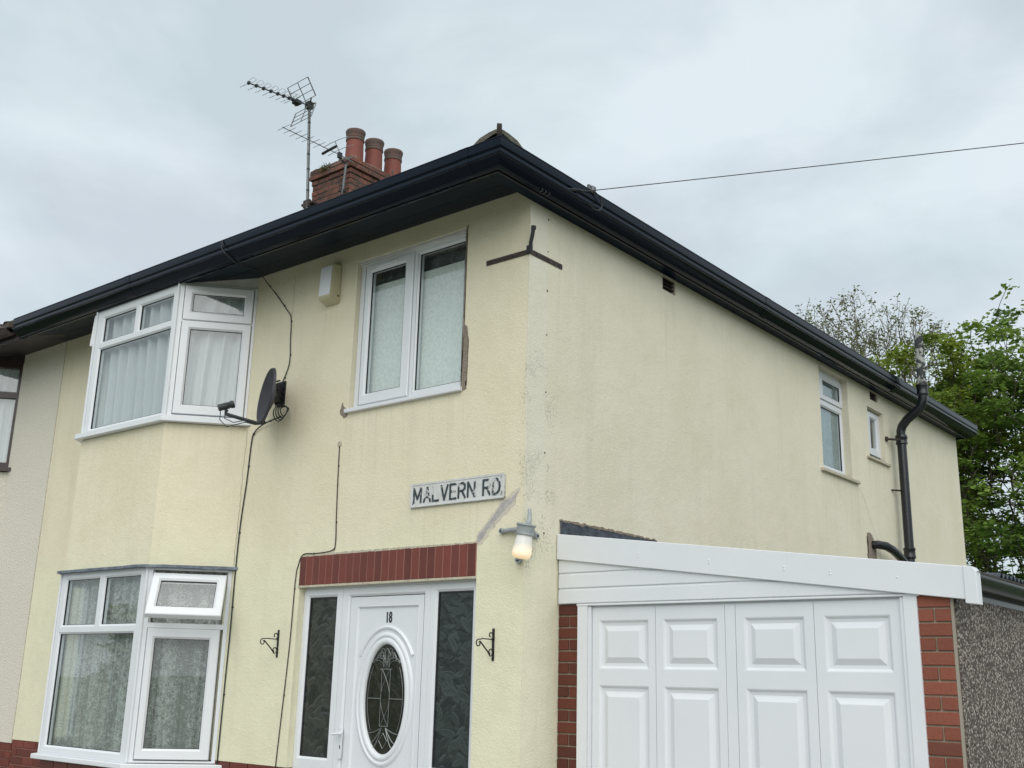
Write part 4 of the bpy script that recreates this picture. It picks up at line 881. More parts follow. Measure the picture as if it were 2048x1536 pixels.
hb = b0 + Vector((.0, 0, .09)); bm = BM(); tube(bm, [hb + fw * .12, hb + fw * 1.10], .0065, 6); obj('boom', bm, M_alu, al2)
for t_ in (1.08, .98, .88, .78, .68, .58, .48):
    bm = BM(); c_ = hb + fw * t_; tube(bm, [c_ - el_ * .125, c_ + el_ * .125], .0038, 5); tube(bm, [c_ - el_ * .012 + upv * .004, c_ + el_ * .012 + upv * .004], .008, 5); obj('director', bm, M_alu, al2)
bm = BM(); c_ = hb + fw * .30; tube(bm, [c_ - el_ * .15 - upv * .012, c_ - el_ * .05, c_ + el_ * .14 + upv * .012], .019, 8); obj('dipole_box', bm, M_dark, al2, True)
bm = BM(); c_ = hb + fw * .12; box(bm, tuple(c_ - Vector((.02, .03, .05))), tuple(c_ + Vector((.02, .03, .03)))); tube(bm, [c_ - upv * .05, b0], .012, 6); obj('clamp', bm, M_dark, al2)
bm = BM()
for zoff, t_ in ((.16, .22), (.08, .12), (-.06, .05), (-.12, .16)):
    c_ = hb + fw * t_ + upv * zoff; tube(bm, [c_ - el_ * .25 - upv * .015, c_ - el_ * .10, c_ + el_ * .1, c_ + el_ * .27 - upv * .015], .0045, 5)
tube(bm, [hb + fw * .22 + upv * .16, hb + fw * .1, hb + fw * .16 - upv * .12], .006, 5); tube(bm, [hb - fw * .12 - upv * .02, hb + fw * .14], .008, 6)
obj('reflector', bm, M_alu, al2)

# ================================================================ SATELLITE DISH
dn = Vector((-.45, -.89, .085)).normalized(); dr = dn.cross(Vector((0, 0, 1))).normalized(); du = dr.cross(dn).normalized(); dr = -dr
dc = Vector((-2.490, -.285, 3.795))
dish = empty('satellite_dish', (-2.6, 0, 3.88), 'dark grey mesh satellite dish on the front wall beside the upper bay', 'satellite dish')
bm = BM(); rows = []; NR, NA = 7, 40
for i in range(NR + 1):
    r_ = i / NR; rows.append([bm.verts.new(dc + dr * .285 * r_ * math.cos(2 * math.pi * k / NA) + du * .225 * r_ * math.sin(2 * math.pi * k / NA) - dn * .075 * (1 - r_ * r_)) for k in range(NA)] if i else [bm.verts.new(dc - dn * .075)])
for k in range(NA): bm.faces.new((rows[0][0], rows[1][k], rows[1][(k + 1) % NA]))
for i in range(1, NR):
    for k in range(NA): bm.faces.new((rows[i][k], rows[i][(k + 1) % NA], rows[i + 1][(k + 1) % NA], rows[i + 1][k]))
rim = [bm.verts.new(v_.co + (v_.co - dc).normalized() * .008 - dn * .02) for v_ in rows[-1]]
for k in range(NA): bm.faces.new((rows[-1][k], rows[-1][(k + 1) % NA], rim[(k + 1) % NA], rim[k]))
bmesh.ops.solidify(bm, geom=bm.faces[:], thickness=.004); obj('reflector', bm, M_dish, dish, True)
lnb = Vector((-2.66, -.575, 3.662))
bm = BM(); tube(bm, [dc - du * .215 - dn * .04, dc - du * .235 + dn * .02, dc.lerp(lnb, .5) - du * .14, lnb - du * .045 - dn * .05, lnb - du * .01 - dn * .05], .015, 8); obj('arm', bm, M_dark, dish, True)
bm = BM(); q = (dc - lnb).normalized(); lathe(bm, lnb - q * .02, [(.026, 0), (.028, .01), (.028, .085), (.024, .09)], 14, axis=q); lathe(bm, lnb + q * .065, [(.018, 0), (.030, .015), (.032, .035), (.028, .04)], 14, axis=q); obj('receiver', bm, M_dark, dish, True)
bm = BM(); tube(bm, [lnb - Vector((0, 0, .02)), lnb + Vector((0, .0, -.10)), lnb + Vector((.06, .03, -.16)), lnb + Vector((.17, .12, -.12)), dc - du * .25 + dn * .03], .004, 5); tube(bm, [lnb + Vector((.03, .02, -.02)), lnb + Vector((.035, .02, -.09)), lnb + Vector((.10, .06, -.125)), lnb + Vector((.19, .13, -.10))], .004, 5); obj('receiver_cable', bm, M_dark, dish)
bm = BM(); box(bm, (-2.705, -.012, 3.80), (-2.590, 0, 4.0)); fbox(bm, FRONT, -2.675, -2.615, 3.82, 3.96, .0, .10); fbox(bm, FRONT, -2.66, -2.585, 3.86, 3.93, .08, .13)
tube(bm, [(-2.630, -.11, 3.78), (-2.605, -.12, 3.98)], .020, 8); tube(bm, [(-2.605, -.12, 3.90), tuple(dc - dn * .083)], .02, 8)
for z in (3.82, 3.98, 3.85, 3.9):
    tube(bm, [(-2.690, -.0, z), (-2.690, -.03, z)], .010, 6); tube(bm, [(-2.605, -.0, z), (-2.605, -.03, z)], .010, 6); tube(bm, [(-2.705, -.09, z), (-2.565, -.09, z)], .007, 6)
obj('wall_mount', bm, M_blackmatt, dish, True)
bm = BM()
for k in range(4):
    r_ = .05 + .012 * k; c_ = Vector((-2.525, -.05 - .014 * k, 3.72 - .008 * k)); tube(bm, [c_ + Vector((math.cos(a) * r_, .01 * math.sin(a * 2), math.sin(a) * r_ * .8)) for a in [i * 2 * math.pi / 14 for i in range(15)]], .0045, 5)
obj('cable_coil', bm, M_dark, dish)

# cables on the front wall
def cable(name, pts, r, m, label, n=6, cat='cable'):
    P_ = [Vector(p) for p in pts]; out = []
    for i in range(len(P_) - 1):
        p0 = P_[max(i - 1, 0)]; p1_ = P_[i]; p2_ = P_[i + 1]; p3_ = P_[min(i + 2, len(P_) - 1)]
        for k in range(n):
            t_ = k / n; out.append(.5 * ((2 * p1_) + (p2_ - p0) * t_ + (2 * p0 - 5 * p1_ + 4 * p2_ - p3_) * t_ * t_ + (3 * p1_ - p0 - 3 * p2_ + p3_) * t_ ** 3))
    out.append(P_[-1]); root = P_[-1]
    bm = BM(); tube(bm, out, r, 6); o_ = obj(name, bm, m, None, True, loc=tuple(root)); tag(o_, label, cat)
    cl = BM()
    for i in range(4, len(out), 9): tube(cl, [out[i] + Vector((0, .004, -.006)), out[i] + Vector((0, .004, .006))], r * 1.9, 6)
    obj('cable_clip', cl, m, o_); return o_
cable('aerial_cable', [(-2.775, -.60, 5.106), (-2.768, -.643, 5.09), (-2.745, -.645, 5.0), (-2.70, -.535, 4.917), (-2.86, -.20, 4.985), (-2.93, -.012, 4.93), (-2.80, -.010, 4.80), (-2.65, -.010, 4.64), (-2.59, -.008, 4.555), (-2.575, -.008, 4.35), (-2.562, -.008, 4.17), (-2.60, -.01, 4.05), (-2.655, -.015, 3.955)], .0045, M_dark, 'thin black cable looping from the gutter down to the satellite dish')
cable('dish_cable', [(-2.56, -.05, 3.68), (-2.80, -.03, 3.655), (-2.95, -.012, 3.60), (-2.985, -.008, 3.50), (-3.00, -.008, 3.2), (-3.035, -.008, 2.82), (-3.045, -.008, 2.43), (-3.042, -.008, 2.0), (-3.05, -.008, 1.55), (-3.058, -.008, .97), (-3.06, -.012, .6), (-3.06, -.012, .3)], .0060, M_dark, 'black cable running down the wall between the lower bay and the door')
cable('bell_cable', [(-1.868, -.004, 3.36), (-1.860, -.006, 3.1), (-1.848, -.006, 2.8), (-1.838, -.006, 2.60), (-1.872, -.006, 2.545), (-2.05, -.006, 2.532), (-2.20, -.006, 2.532), (-2.25, -.006, 2.46), (-2.275, -.006, 2.33), (-2.286, -.006, 1.85), (-2.32, -.006, 1.30), (-2.342, -.006, .95), (-2.35, -.012, .5)], .0042, M_rust, 'thin brown cable from a wall hole round the lintel and down beside the door')
bm = BM(); lathe(bm, (-1.868, -.0, 3.375), [(.022, 0), (.020, .008), (.008, .012)], 12, axis=Vector((0, -1, 0))); tag(obj('cable_grommet', bm, M_crust, None, True), 'small round filler plug where the brown cable leaves the wall', 'grommet')
# hairline cracks in the render
def crack(name, pts, F, label, w_=.002):
    bm = BM(); out = []
    for a, b in zip(pts[:-1], pts[1:]):
        n_ = max(2, int(math.dist(a, b) / .04))
        for k in range(n_): t_ = k / n_; out.append((a[0] + (b[0] - a[0]) * t_ + random.uniform(-.006, .006), a[1] + (b[1] - a[1]) * t_))
    out.append(pts[-1]); prev = None
    for x, z in out:
        q = [bm.verts.new(F.p(x - w_, z, .0012)), bm.verts.new(F.p(x + w_, z, .0012))]
        if prev: bm.faces.new((prev[0], prev[1], q[1], q[0]))
        prev = q
    o_ = obj(name, bm, M_rust, house); o_['label'] = label
crack('crack', [(-3.06, 3.64), (-3.075, 3.3), (-3.07, 3.0), (-3.085, 2.6), (-3.08, 2.48)], FRONT, 'hairline crack beside the bay skirt', .0018)
crack('crack', [(5.80, 3.72), (5.95, 3.55), (6.02, 3.42), (6.20, 3.22), (6.28, 3.02)], SIDE, 'hairline crack below the side windows', .0016)
crack('crack', [(-2.588, 4.93), (-2.585, 4.70), (-2.588, 4.58)], FRONT, 'short hairline crack above the cable bend', .0012)
crack('crack', [(-.75, 4.975), (-.62, 4.94), (-.50, 4.93), (-.42, 4.95), (-.30, 4.935)], FRONT, 'hairline crack at the top right of the front wall', .0016)
bm = BM(); box(bm, (-6.3725, -.004, .93), (-6.3645, .01, 5.03)); obj('party_joint', bm, M_crust, house)

# ================================================================ SMALL THINGS ON THE WALLS
al_ = empty('alarm_box', (-2.06, 0, 4.73), 'cream burglar alarm box with white front plate under the eaves', 'alarm box')
bm = BM(); pr = [(.0, 4.565), (.0, 4.905), (.095, 4.885), (.105, 4.60)]
a = [bm.verts.new(FRONT.p(-2.145, z, o_)) for o_, z in pr]; b = [bm.verts.new(FRONT.p(-1.985, z, o_)) for o_, z in pr]
bm.faces.new(a); bm.faces.new(b[::-1])
for i in range(4): bm.faces.new((a[i], a[(i + 1) % 4], b[(i + 1) % 4], b[i]))
bevel(bm, .008, 2); obj('cover', bm, M_alarm, al_, True)
bm = BM(); vv = []
for o_ in (.1005, .1085):
    for u, z in ((-2.132, 4.625), (-2.000, 4.625), (-2.000, 4.875), (-2.132, 4.875)): vv.append(bm.verts.new(FRONT.p(u, z, o_ - (z - 4.60) * .035)))
for f in ((0,1,2,3),(7,6,5,4),(0,1,5,4),(1,2,6,5),(2,3,7,6),(3,0,4,7)): bm.faces.new([vv[i] for i in f])
obj('front_plate', bm, M_white, al_)
bm = BM(); tube(bm, [(-1.986, -.028, 4.625), (-1.982, -.028, 4.625)], .008, 8); obj('screw_hole', bm, M_blackmatt, al_)

# street sign
sg = empty('street_sign', (-.61, 0, 1.2 + 1.689), 'white rectangular street name sign reading MALVERN RD. with flaking black letters', 'sign')
sx0, sx1, sz0, sz1 = -1.052, -.166, 2.799, 2.975
bm = BM(); fbox(bm, FRONT, sx0, sx1, sz0, sz1, 0, .016); bmesh.ops.bevel(bm, geom=[e for e in bm.edges if abs(e.verts[0].co.y - e.verts[1].co.y) > .01], offset=.014, segments=3, affect='EDGES'); obj('backing', bm, M_signedge, sg)
bm = BM(); ring_rect(bm, FRONT, [((sx0 + .003, sx1 - .003, sz0 + .003, sz1 - .003), .015), ((sx0 + .004, sx1 - .004, sz0 + .004, sz1 - .004), .021), ((sx0 + .014, sx1 - .014, sz0 + .014, sz1 - .014), .021), ((sx0 + .018, sx1 - .018, sz0 + .018, sz1 - .018), .0165)]); obj('rim', bm, M_sign, sg)
obj('plate', fb(FRONT, sx0 + .016, sx1 - .016, sz0 + .016, sz1 - .016, .010, .0175), M_sign, sg)
def stroke_text(name, s, x, z, h, wd, adv, th):
    G = {'M': [[(0,0),(0,1),(.5,.25),(1,1),(1,0)]], 'A': [[(0,0),(.5,1),(1,0)],[(.2,.33),(.8,.33)]], 'L': [[(0,1),(0,0),(.9,0)]], 'V': [[(0,1),(.5,0),(1,1)]], 'E': [[(.9,1),(0,1),(0,0),(.9,0)],[(0,.52),(.75,.52)]],
         'R': [[(0,0),(0,1),(.65,1),(.92,.88),(.92,.62),(.65,.48),(0,.48)],[(.5,.48),(.98,0)]], 'N': [[(0,0),(0,1),(1,0),(1,1)]], 'D': [[(0,0),(0,1),(.55,1),(.9,.78),(.98,.5),(.9,.22),(.55,0),(0,0)]], '.': [[(0,0),(.0,.10)]]}
    for ch_ in s:
        if ch_ == ' ': x += adv * .62; continue
        bm = BM(); w_ = wd if ch_ != 'M' else wd * 1.12
        for k_, pl in enumerate(G[ch_]):
            P_ = [Vector((x + a * w_, 0, z + b * h)) for a, b in pl]
            for i_, (a, b) in enumerate(zip(P_[:-1], P_[1:])):
                d = (b - a).normalized(); nn = Vector((-d.z, 0, d.x)) * th / 2; a2 = a - d * th * .3; b2 = b + d * th * .3
                y0, y1 = -.0172 - .0001 * i_ - .0006 * k_, -.0205 - .0001 * i_ - .0006 * k_
                q = [bm.verts.new((p.x, y, p.z)) for y in (y0, y1) for p in (a2 - nn, a2 + nn, b2 + nn, b2 - nn)]
                for f in ((0,1,2,3),(7,6,5,4),(0,1,5,4),(1,2,6,5),(2,3,7,6),(3,0,4,7)): bm.faces.new([q[j] for j in f])
        obj(name, bm, M_flaky, sg); x += adv * (1.16 if ch_ == 'M' else (.92 if ch_ in 'LE' else 1))
stroke_text('letter', 'MALVERN RD.', -1.012, 2.835, .102, .062, .0865, .016)
bm = BM()
for u in (sx0 + .028, sx1 - .028):
    for z in (sz0 + .028, sz1 - .028): tube(bm, [FRONT.p(u, z, .017), FRONT.p(u, z, .020)], .004, 8)
obj('screw', bm, M_rust, sg)

# old corner strap with upright stub
st_ = empty('corner_strap', (0, 0, 4.55), 'black iron strap wrapped round the house corner with a short bent stub', 'iron bracket')
bm = BM(); fbox(bm, FRONT, -.40, .004, 4.526, 4.562, .002, .008); fbox(bm, SIDE, -.008, .372, 4.526, 4.562, .002, .008)
obj('strap', bm, M_rust, st_)
bm = BM(); tube(bm, [(.015, -.015, 4.55), (.022, -.022, 4.60), (.045, -.03, 4.66), (.05, -.03, 4.705)], .014, 8); tube(bm, [(.05, -.03, 4.69), (.052, -.03, 4.715)], .018, 8); box(bm, (-.01, -.03, 4.53), (.03, -.008, 4.58)); obj('stub', bm, M_blackmatt, st_, True)
bm = BM()
for u in (.07, .20, .33): tube(bm, [SIDE.p(u, 4.544, .007), SIDE.p(u, 4.544, .012)], .008, 8)
for u in (-.35, -.15): tube(bm, [FRONT.p(u, 4.544, .007), FRONT.p(u, 4.544, .012)], .008, 8)
obj('bolt', bm, M_blackmatt, st_)

# lamp on the corner
lp = empty('wall_lamp', (.0, .0, 2.58), 'grey corner lamp with a glowing opal glass jar beside the street sign', 'lamp')
ax_t, ax_b = Vector((.096, -.10, 2.585)), Vector((.066, -.105, 2.405)); axv = (ax_b - ax_t).normalized()
bm = BM(); lathe(bm, ax_t - axv * .0, [(.052, -.012), (.064, -.010), (.066, .0), (.058, .006), (.056, .050), (.062, .055), (.060, .062), (.03, .064)], 28, axis=axv); obj('collar', bm, M_lampmetal, lp, True)
bm = BM(); lathe(bm, ax_t + axv * .058, [(.050, 0), (.054, .03), (.062, .10), (.064, .122), (.059, .142), (.045, .153), (.01, .157)], 30, axis=axv); obj('glass_jar', bm, M_opal, lp, True)
bm = BM(); tube(bm, [ax_t + Vector((0, .01, -.02)), (-.02, -.035, 2.575), (-.17, -.02, 2.578)], [.026, .020, .015], 10); tube(bm, [(-.178, -.0, 2.578), (-.178, -.028, 2.578)], .020, 12); obj('arm', bm, M_lampmetal, lp, True)
bm = BM(); tube(bm, [ax_t + Vector((0, .01, 0)), (.075, -.04, 2.63), (.055, -.018, 2.705)], [.022, .016, .012], 10); obj('arm', bm, M_lampmetal, lp, True)
bm = BM(); tube(bm, [ax_t + Vector((.01, .03, -.03)), (.05, .04, 2.55), (.012, .10, 2.548)], [.024, .020, .014], 10); tube(bm, [(.0, .115, 2.548), (.024, .115, 2.548)], .020, 12); obj('arm', bm, M_lampmetal, lp, True)
bm = BM(); tube(bm, [(-.03, -.014, 2.42), (-.03, -.014, 2.38)], [.018, .022], 10); tube(bm, [(-.03, -.0, 2.378), (-.03, -.026, 2.378)], .022, 12); obj('foot', bm, M_lampmetal, lp, True)
bm = BM(); tube(bm, [(-.178, -.027, 2.578), (-.178, -.031, 2.578)], .009, 8); tube(bm, [(.023, .115, 2.548), (.027, .115, 2.548)], .009, 8); tube(bm, [(-.03, -.025, 2.378), (-.03, -.029, 2.378)], .009, 8); obj('bolt', bm, M_blackmatt, lp)

# hanging basket brackets
def bracket(x, z0, z1, tip_z, label):
    t_ = empty('hanging_bracket', (x, 0, (z0 + z1) / 2), label, 'bracket', 'scroll brackets either side of the door')
    bm = BM(); box(bm, (x - .009, -.006, z0), (x + .009, 0, z1)); obj('back_plate', bm, M_blackmatt, t_)
    bm = BM()
    def sc(cy, cz, r_, a0, a1): return [(x, cy + r_ * (1 - .55 * i / 16) * math.cos(R(a0 + (a1 - a0) * i / 16)), cz + r_ * (1 - .55 * i / 16) * math.sin(R(a0 + (a1 - a0) * i / 16))) for i in range(17)]
    zt = z1 - .072
    tube(bm, [(x, -.006, zt)] + [(x, -.05, zt + .002), (x, -.11, zt + .003)] + sc(-.150, tip_z, .026, 70, 430), .0042, 6)
    tube(bm, [(x, -.135, tip_z + .012), (x, -.06, z0 + .06), (x, -.03, z0 + .028)] , .0050, 6)
    tube(bm, sc(-.030, z1 - .045, .024, -60, 250), .0042, 6); tube(bm, sc(-.030, z0 + .055, .024, -60, 250), .0042, 6)
    obj('scroll_arm', bm, M_blackmatt, t_); return t_
bracket(-2.432, 1.750, 1.958, 1.862, 'black scroll bracket on the wall left of the door')
bracket(-.238, 1.738, 1.944, 1.845, 'black scroll bracket on the wall right of the door')

# ================================================================ SOIL PIPE
sp = empty('soil_pipe', (.12, 6.83, 2.3), 'black cast soil pipe up the side wall, passing the gutter to a weathered vent', 'pipe')
px, py = .12, 6.83
bm = BM(); tube(bm, [(px, py, 2.0), (px, py, 4.46)], .052, 20); obj('lower_pipe', bm, M_pipe, sp, True)
bm = BM(); lathe(bm, (px, py, 0), [(.052, 4.38), (.066, 4.385), (.068, 4.40), (.064, 4.41), (.062, 4.44), (.068, 4.45), (.070, 4.47), (.066, 4.49), (.055, 4.50)], 20); obj('pipe_socket', bm, M_pipe, sp, True); bm = BM(); lathe(bm, (px, py, 0), [(.053, 3.06), (.066, 3.07), (.068, 3.09), (.064, 3.10), (.062, 3.15), (.068, 3.165), (.066, 3.185), (.053, 3.19)], 20); obj('pipe_socket', bm, M_pipe, sp, True)
bm = BM(); tube(bm, [(px, py, 4.48), (px, py, 4.54), (px + .02, py, 4.60), (px + .08, py, 4.67), (px + .18, py, 4.74), (px + .25, py, 4.80), (px + .28, py, 4.87), (px + .285, py, 4.95)], .052, 18); obj('swan_neck', bm, M_pipe, sp, True)
ux = px + .285
bm = BM(); lathe(bm, (ux, py, 0), [(.053, 4.93), (.064, 4.94), (.066, 4.955), (.064, 4.96), (.064, 5.03), (.068, 5.04), (.067, 5.06), (.055, 5.065)], 20); obj('pipe_socket', bm, M_pipe, sp, True)
M_vent = mat('flaking_vent_paint', (.030, .034, .036), .8, bump=(40, .8, .006), vary=(17, (.32, .33, .30), .50, .56))
bm = BM(); lathe(bm, (ux, py, 0), [(.050, 5.05), (.050, 5.665), (.043, 5.67), (.043, 5.3)], 22); obj('vent_pipe', bm, M_vent, sp, True)
bm = BM(); tube(bm, [(0, 6.66, 4.43), (.06, 6.70, 4.43), (.12, 6.77, 4.43)], .014, 6); tube(bm, [(.0, 6.64, 4.43), (.02, 6.66, 4.43)], .03, 8); obj('pipe_bracket', bm, M_rust, sp); bm = BM(); tube(bm, [(.0, 6.72, 3.845), (.05, 6.79, 3.845), (.09, 6.82, 3.845)], .011, 6); obj('pipe_bracket', bm, M_rust, sp)
ob_ = empty('waste_pipe', (0, 6.05, 3.1), 'short black waste pipe elbow leaving the side wall above the garage roof', 'pipe')
bm = BM(); tube(bm, [(-.05, 6.02, 3.14), (.06, 6.04, 3.14), (.12, 6.12, 3.13), (.14, 6.26, 3.10), (.14, 6.42, 3.06), (.13, 6.60, 3.01), (.125, 6.78, 2.95)], .046, 16); obj('elbow', bm, M_pipe, ob_, True)
o_ = obj('cement_collar', ragged([(5.90, 2.95), (6.10, 2.95), (6.12, 3.10), (6.07, 3.20), (5.98, 3.26), (5.90, 3.26)], SIDE, -.002, .012, 8, .03), M_patch, ob_)

# ================================================================ TELEPHONE WIRE
W0 = Vector((.215, -.04, 4.935)); Wd = Vector((2.45, 2.05, .50))
pole = empty('telegraph_pole', (17.4, 14.0, 0), 'wooden telegraph pole holding the overhead wire', 'pole')
bm = BM(); tube(bm, [(17.4, 14.0, 0), (17.4, 14.0, 8.6)], .14, 12, .10); obj('shaft', bm, M_wood, pole, True)
bm = BM(); A_, B_ = Vector((.262, .29, 5.045)), Vector((17.3, 13.95, 8.45)); pts = []
for i in range(41):
    t_ = i / 40; q = A_.lerp(B_, t_); q.z -= 4 * .10 * t_ * (1 - t_); pts.append(q)
tube(bm, pts, .0034, 6); wire = tag(obj('telephone_wire', bm, M_dark, None, True), 'thin overhead telephone wire crossing the sky from the eaves to the right', 'wire')
bm = BM(); tube(bm, [(.15, -.06, 4.955), (.19, .0, 4.97), (.255, .20, 5.03), (.262, .29, 5.045)], .006, 6)
for k in range(10): q = A_.lerp(A_ + Vector((-.04, -.12, -.03)), k / 10); tube(bm, [q + Vector((.008, 0, .006)), q + Vector((-.008, -.01, -.006))], .004, 5)
for y in (-.10, -.06, -.02): tube(bm, [(.175, y, 4.965), (.18, y, 4.93), (.15, y, 4.92)], .006, 6)
q0 = Vector((.262, .42, 5.075)); tube(bm, [q0 + Vector((0, .09 * math.sin(a), -.055 + .07 * math.cos(a))) for a in [R(-40 + 24 * i) for i in range(12)]], .0045, 5)
obj('wire_tail', bm, M_dark, wire)
bm = BM(); box(bm, (.235, .40, 5.08), (.258, .445, 5.14)); bevel(bm, .006); box(bm, (.225, .37, 5.10), (.243, .41, 5.14)); obj('clamp', bm, M_steel, wire)

# ================================================================ GARAGE
ga = empty('garage', (1.3, .384, 0), 'attached lean-to garage with white panelled door, white fascia and brick piers', 'garage')
GY = .384; GF = Face((0, GY), (1, 0), (0, -1))
def pier(x0, x1, ztop, m, split, label):
    obj('pier_mortar', bx((x0 + .006, GY + .012, 0), (x1 - .004, GY + .10, ztop)), M_mortar2, ga)
    k = 0; z = ztop - .065; cache = {}
    while z > .2:
        if k % 2 == 0: segs = [(x0, x1)]
        else: segs = [(x0, split - .005), (split + .005, x1)]
        for a, b in segs:
            key = round(b - a, 3)
            if key not in cache: cache[key] = brick_src('brick', b - a, .0645, .08, m, .003)
            put(cache[key], 'brick', ga, (a, GY + random.uniform(-.001, .001), z), 0)
        z -= .075; k += 1
pier(.004, .205, 2.113, M_brickL, .090, '')
pier(2.372, 2.576, 2.110, M_brickR, 2.489, '')
obj('pier_top', fb(GF, 2.372, 2.576, 2.112, 2.20, -.08, -.002), M_brickR, ga)
# door frame
DF = fb(GF, .168, .2465, .0, 2.104, -.03, .012); obj('door_frame', DF, M_white, ga)
obj('door_frame', fb(GF, 2.334, 2.406, .0, 2.104, -.03, .012), M_white, ga)
obj('door_stop', fb(GF, .2485, .270, 0, 2.10, -.06, .004), M_white, ga); obj('door_stop', fb(GF, 2.312, 2.331, 0, 2.10, -.06, .004), M_white, ga)
obj('light_gap_strip', fb(GF, .25, 2.335, 2.0925, 2.1035, -.12, -.02), M_white, ga)  # strip added to block the light leak between door head and leaves
obj('door_head', bevel(fb(GF, .16, 2.42, 2.104, 2.118, -.03, .016), .003), M_white, ga)
# door of four leaves with moulded panels
gd = obj('garage_door', fb(GF, .2735, 2.309, .04, 2.09, -.075, -.045), M_white, ga)
def gleaf(x0, x1, p0, p1):
    """leaf face plate with two pressed panels"""
    bm = BM(); of = -.012; panels = [(p0, p1, 1.704, 2.012), (p0, p1, .62, 1.604)]
    us = [x0, p0, p1, x1]; zs = [.05, .62, 1.604, 1.704, 2.012, 2.092]
    V = {}
    def v(i, j):
        if (i, j) not in V: V[(i, j)] = bm.verts.new(GF.p(us[i], zs[j], of))
        return V[(i, j)]
    for i in range(3):
        for j in range(5):
            if i == 1 and j in (1, 3): continue
            bm.faces.new((v(i, j), v(i + 1, j), v(i + 1, j + 1), v(i, j + 1)))
    bd = [v(0, j) for j in range(6)] + [v(1, 5), v(2, 5)] + [v(3, j) for j in range(5, -1, -1)] + [v(2, 0), v(1, 0)]
    bk = [bm.verts.new(q.co - GF.n * .03) for q in bd]
    for i in range(len(bd)): bm.faces.new((bd[i], bd[(i + 1) % len(bd)], bk[(i + 1) % len(bd)], bk[i]))
    obj('door_leaf', bm, M_white, gd)
    for pn in panels:
        bm = BM(); rs = ring_rect(bm, GF, [(pn, of), (grow(pn, -.006), of - .002), (grow(pn, -.018), of - .014), (grow(pn, -.037), of - .016), (grow(pn, -.072), of + .001)], close=False)
        bm.faces.new(rs[-1]); obj('raised_panel', bm, M_white, gd)
gleaf(.2735, .7535, .325, .704); gleaf(.7565, 1.2415, .810, 1.192); gleaf(1.3145, 1.8075, 1.369, 1.752); gleaf(1.8105, 2.309, 1.868, 2.251)
obj('meeting_strip', fb(GF, 1.2445, 1.3115, .05, 2.092, -.04, -.011), M_white, gd)
# cladding boards above
z = 2.120
for xm in (2.56, 2.0, 1.2):
    bm = BM(); prof = [(0, .010), (.006, .016), (.088, .016), (.094, .009), (.1005, .009), (.1005, -.02), (0, -.02)]
    a = [bm.verts.new(GF.p(.012, z + q, o_)) for q, o_ in prof]; b = [bm.verts.new(GF.p(xm, z + q, o_)) for q, o_ in prof]
    bm.faces.new(a); bm.faces.new(b[::-1])
    for i in range(len(a)): bm.faces.new((a[i], a[(i + 1) % len(a)], b[(i + 1) % len(a)], b[i]))
    obj('cladding_board', bm, M_white, ga); z += .1015
obj('cladding_board', fb(GF, .012, .5, z, 2.48, -.02, .012), M_white, ga)
# sloping fascia
def sl(x): return 2.590 - .1275 * x
bm = BM(); o0, o1 = .004, .034
v = [bm.verts.new(GF.p(x, z, o_)) for o_ in (o0, o1) for x, z in ((.006, sl(0) - .172), (2.69, sl(2.69) - .172), (2.69, sl(2.69)), (.006, sl(0)))]
for f in ((0,1,2,3),(7,6,5,4),(0,1,5,4),(1,2,6,5),(2,3,7,6),(3,0,4,7)): bm.faces.new([v[i] for i in f])
bevel(bm, .003); obj('fascia_board', bm, M_white, ga)
bm = BM(); v = [bm.verts.new(GF.p(x, z, o_)) for o_ in (-.035, o1 + .006) for x, z in ((2.668, sl(2.668) - .192), (2.733, sl(2.733) - .192), (2.733, sl(2.733) - .02), (2.717, sl(2.717) + .001), (2.668, sl(2.668) + .002))]
bm.faces.new(v[:5]); bm.faces.new(v[5:][::-1])
for i in range(5): bm.faces.new((v[i], v[(i + 1) % 5], v[5 + (i + 1) % 5], v[5 + i]))
bevel(bm, .003); obj('box_end', bm, M_white, ga)
for x in (.66, 1.17, 1.66, 1.94, 2.32):
    bm = BM()
    for dz in ((.0, -.016) if x < 2.2 else (0,)): q = GF.p(x, sl(x) - .088 + dz, o1); lathe(bm, q, [(.006, 0), (.005, .002), (.002, .0035)], 8, axis=GF.n)
    obj('nail_cap', bm, M_white, ga)
# roof, side wall, gutter
bm = BM(); n_ = 90
r0 = []; r1 = []
for i in range(n_ + 1):
    x = .02 + 2.72 * i / n_; zc = sl(x) - .02
    r0.append(bm.verts.new((x, GY - .02, zc))); r1.append(bm.verts.new((x, 6.2, zc)))
for i in range(n_): bm.faces.new((r0[i], r0[i + 1], r1[i + 1], r1[i]))
bmesh.ops.solidify(bm, geom=bm.faces[:], thickness=.012); obj('roof', bm, M_concrete, ga)
# profiled sheet edges standing over the side gutter
bm = BM(); yy = GY + .5
while yy < 6.2:
    pts = [(yy + .076 * i / 6, .014 * math.sin(2 * math.pi * i / 6 - 1.57)) for i in range(7)]
    lo = [bm.verts.new((x, y_, 2.262 + h_ - (x - 2.5) * .1275)) for x in (2.5,) for y_, h_ in pts]; hi = [bm.verts.new((2.70, y_, 2.250 + h_)) for y_, h_ in pts]
    for i in range(6): bm.faces.new((lo[i], lo[i + 1], hi[i + 1], hi[i]))
    yy += .076
bmesh.ops.solidify(bm, geom=bm.faces[:], thickness=.008); tag(obj('corrugated_edge', bm, M_lead, ga, True), kind='stuff')
obj('side_wall', bx((2.578, GY + .018, 0), (2.602, 6.2, 2.18)), M_pebble, ga)
obj('corner_trim', bx((2.577, GY + .003, 0), (2.592, GY + .016, 2.12)), mat('grey_mastic', (.30, .27, .22), .9), ga)
obj('back_wall', bx((.02, 6.1, 0), (2.49, 6.2, 2.2)), M_pebble, ga)
bm = BM(); rows = []
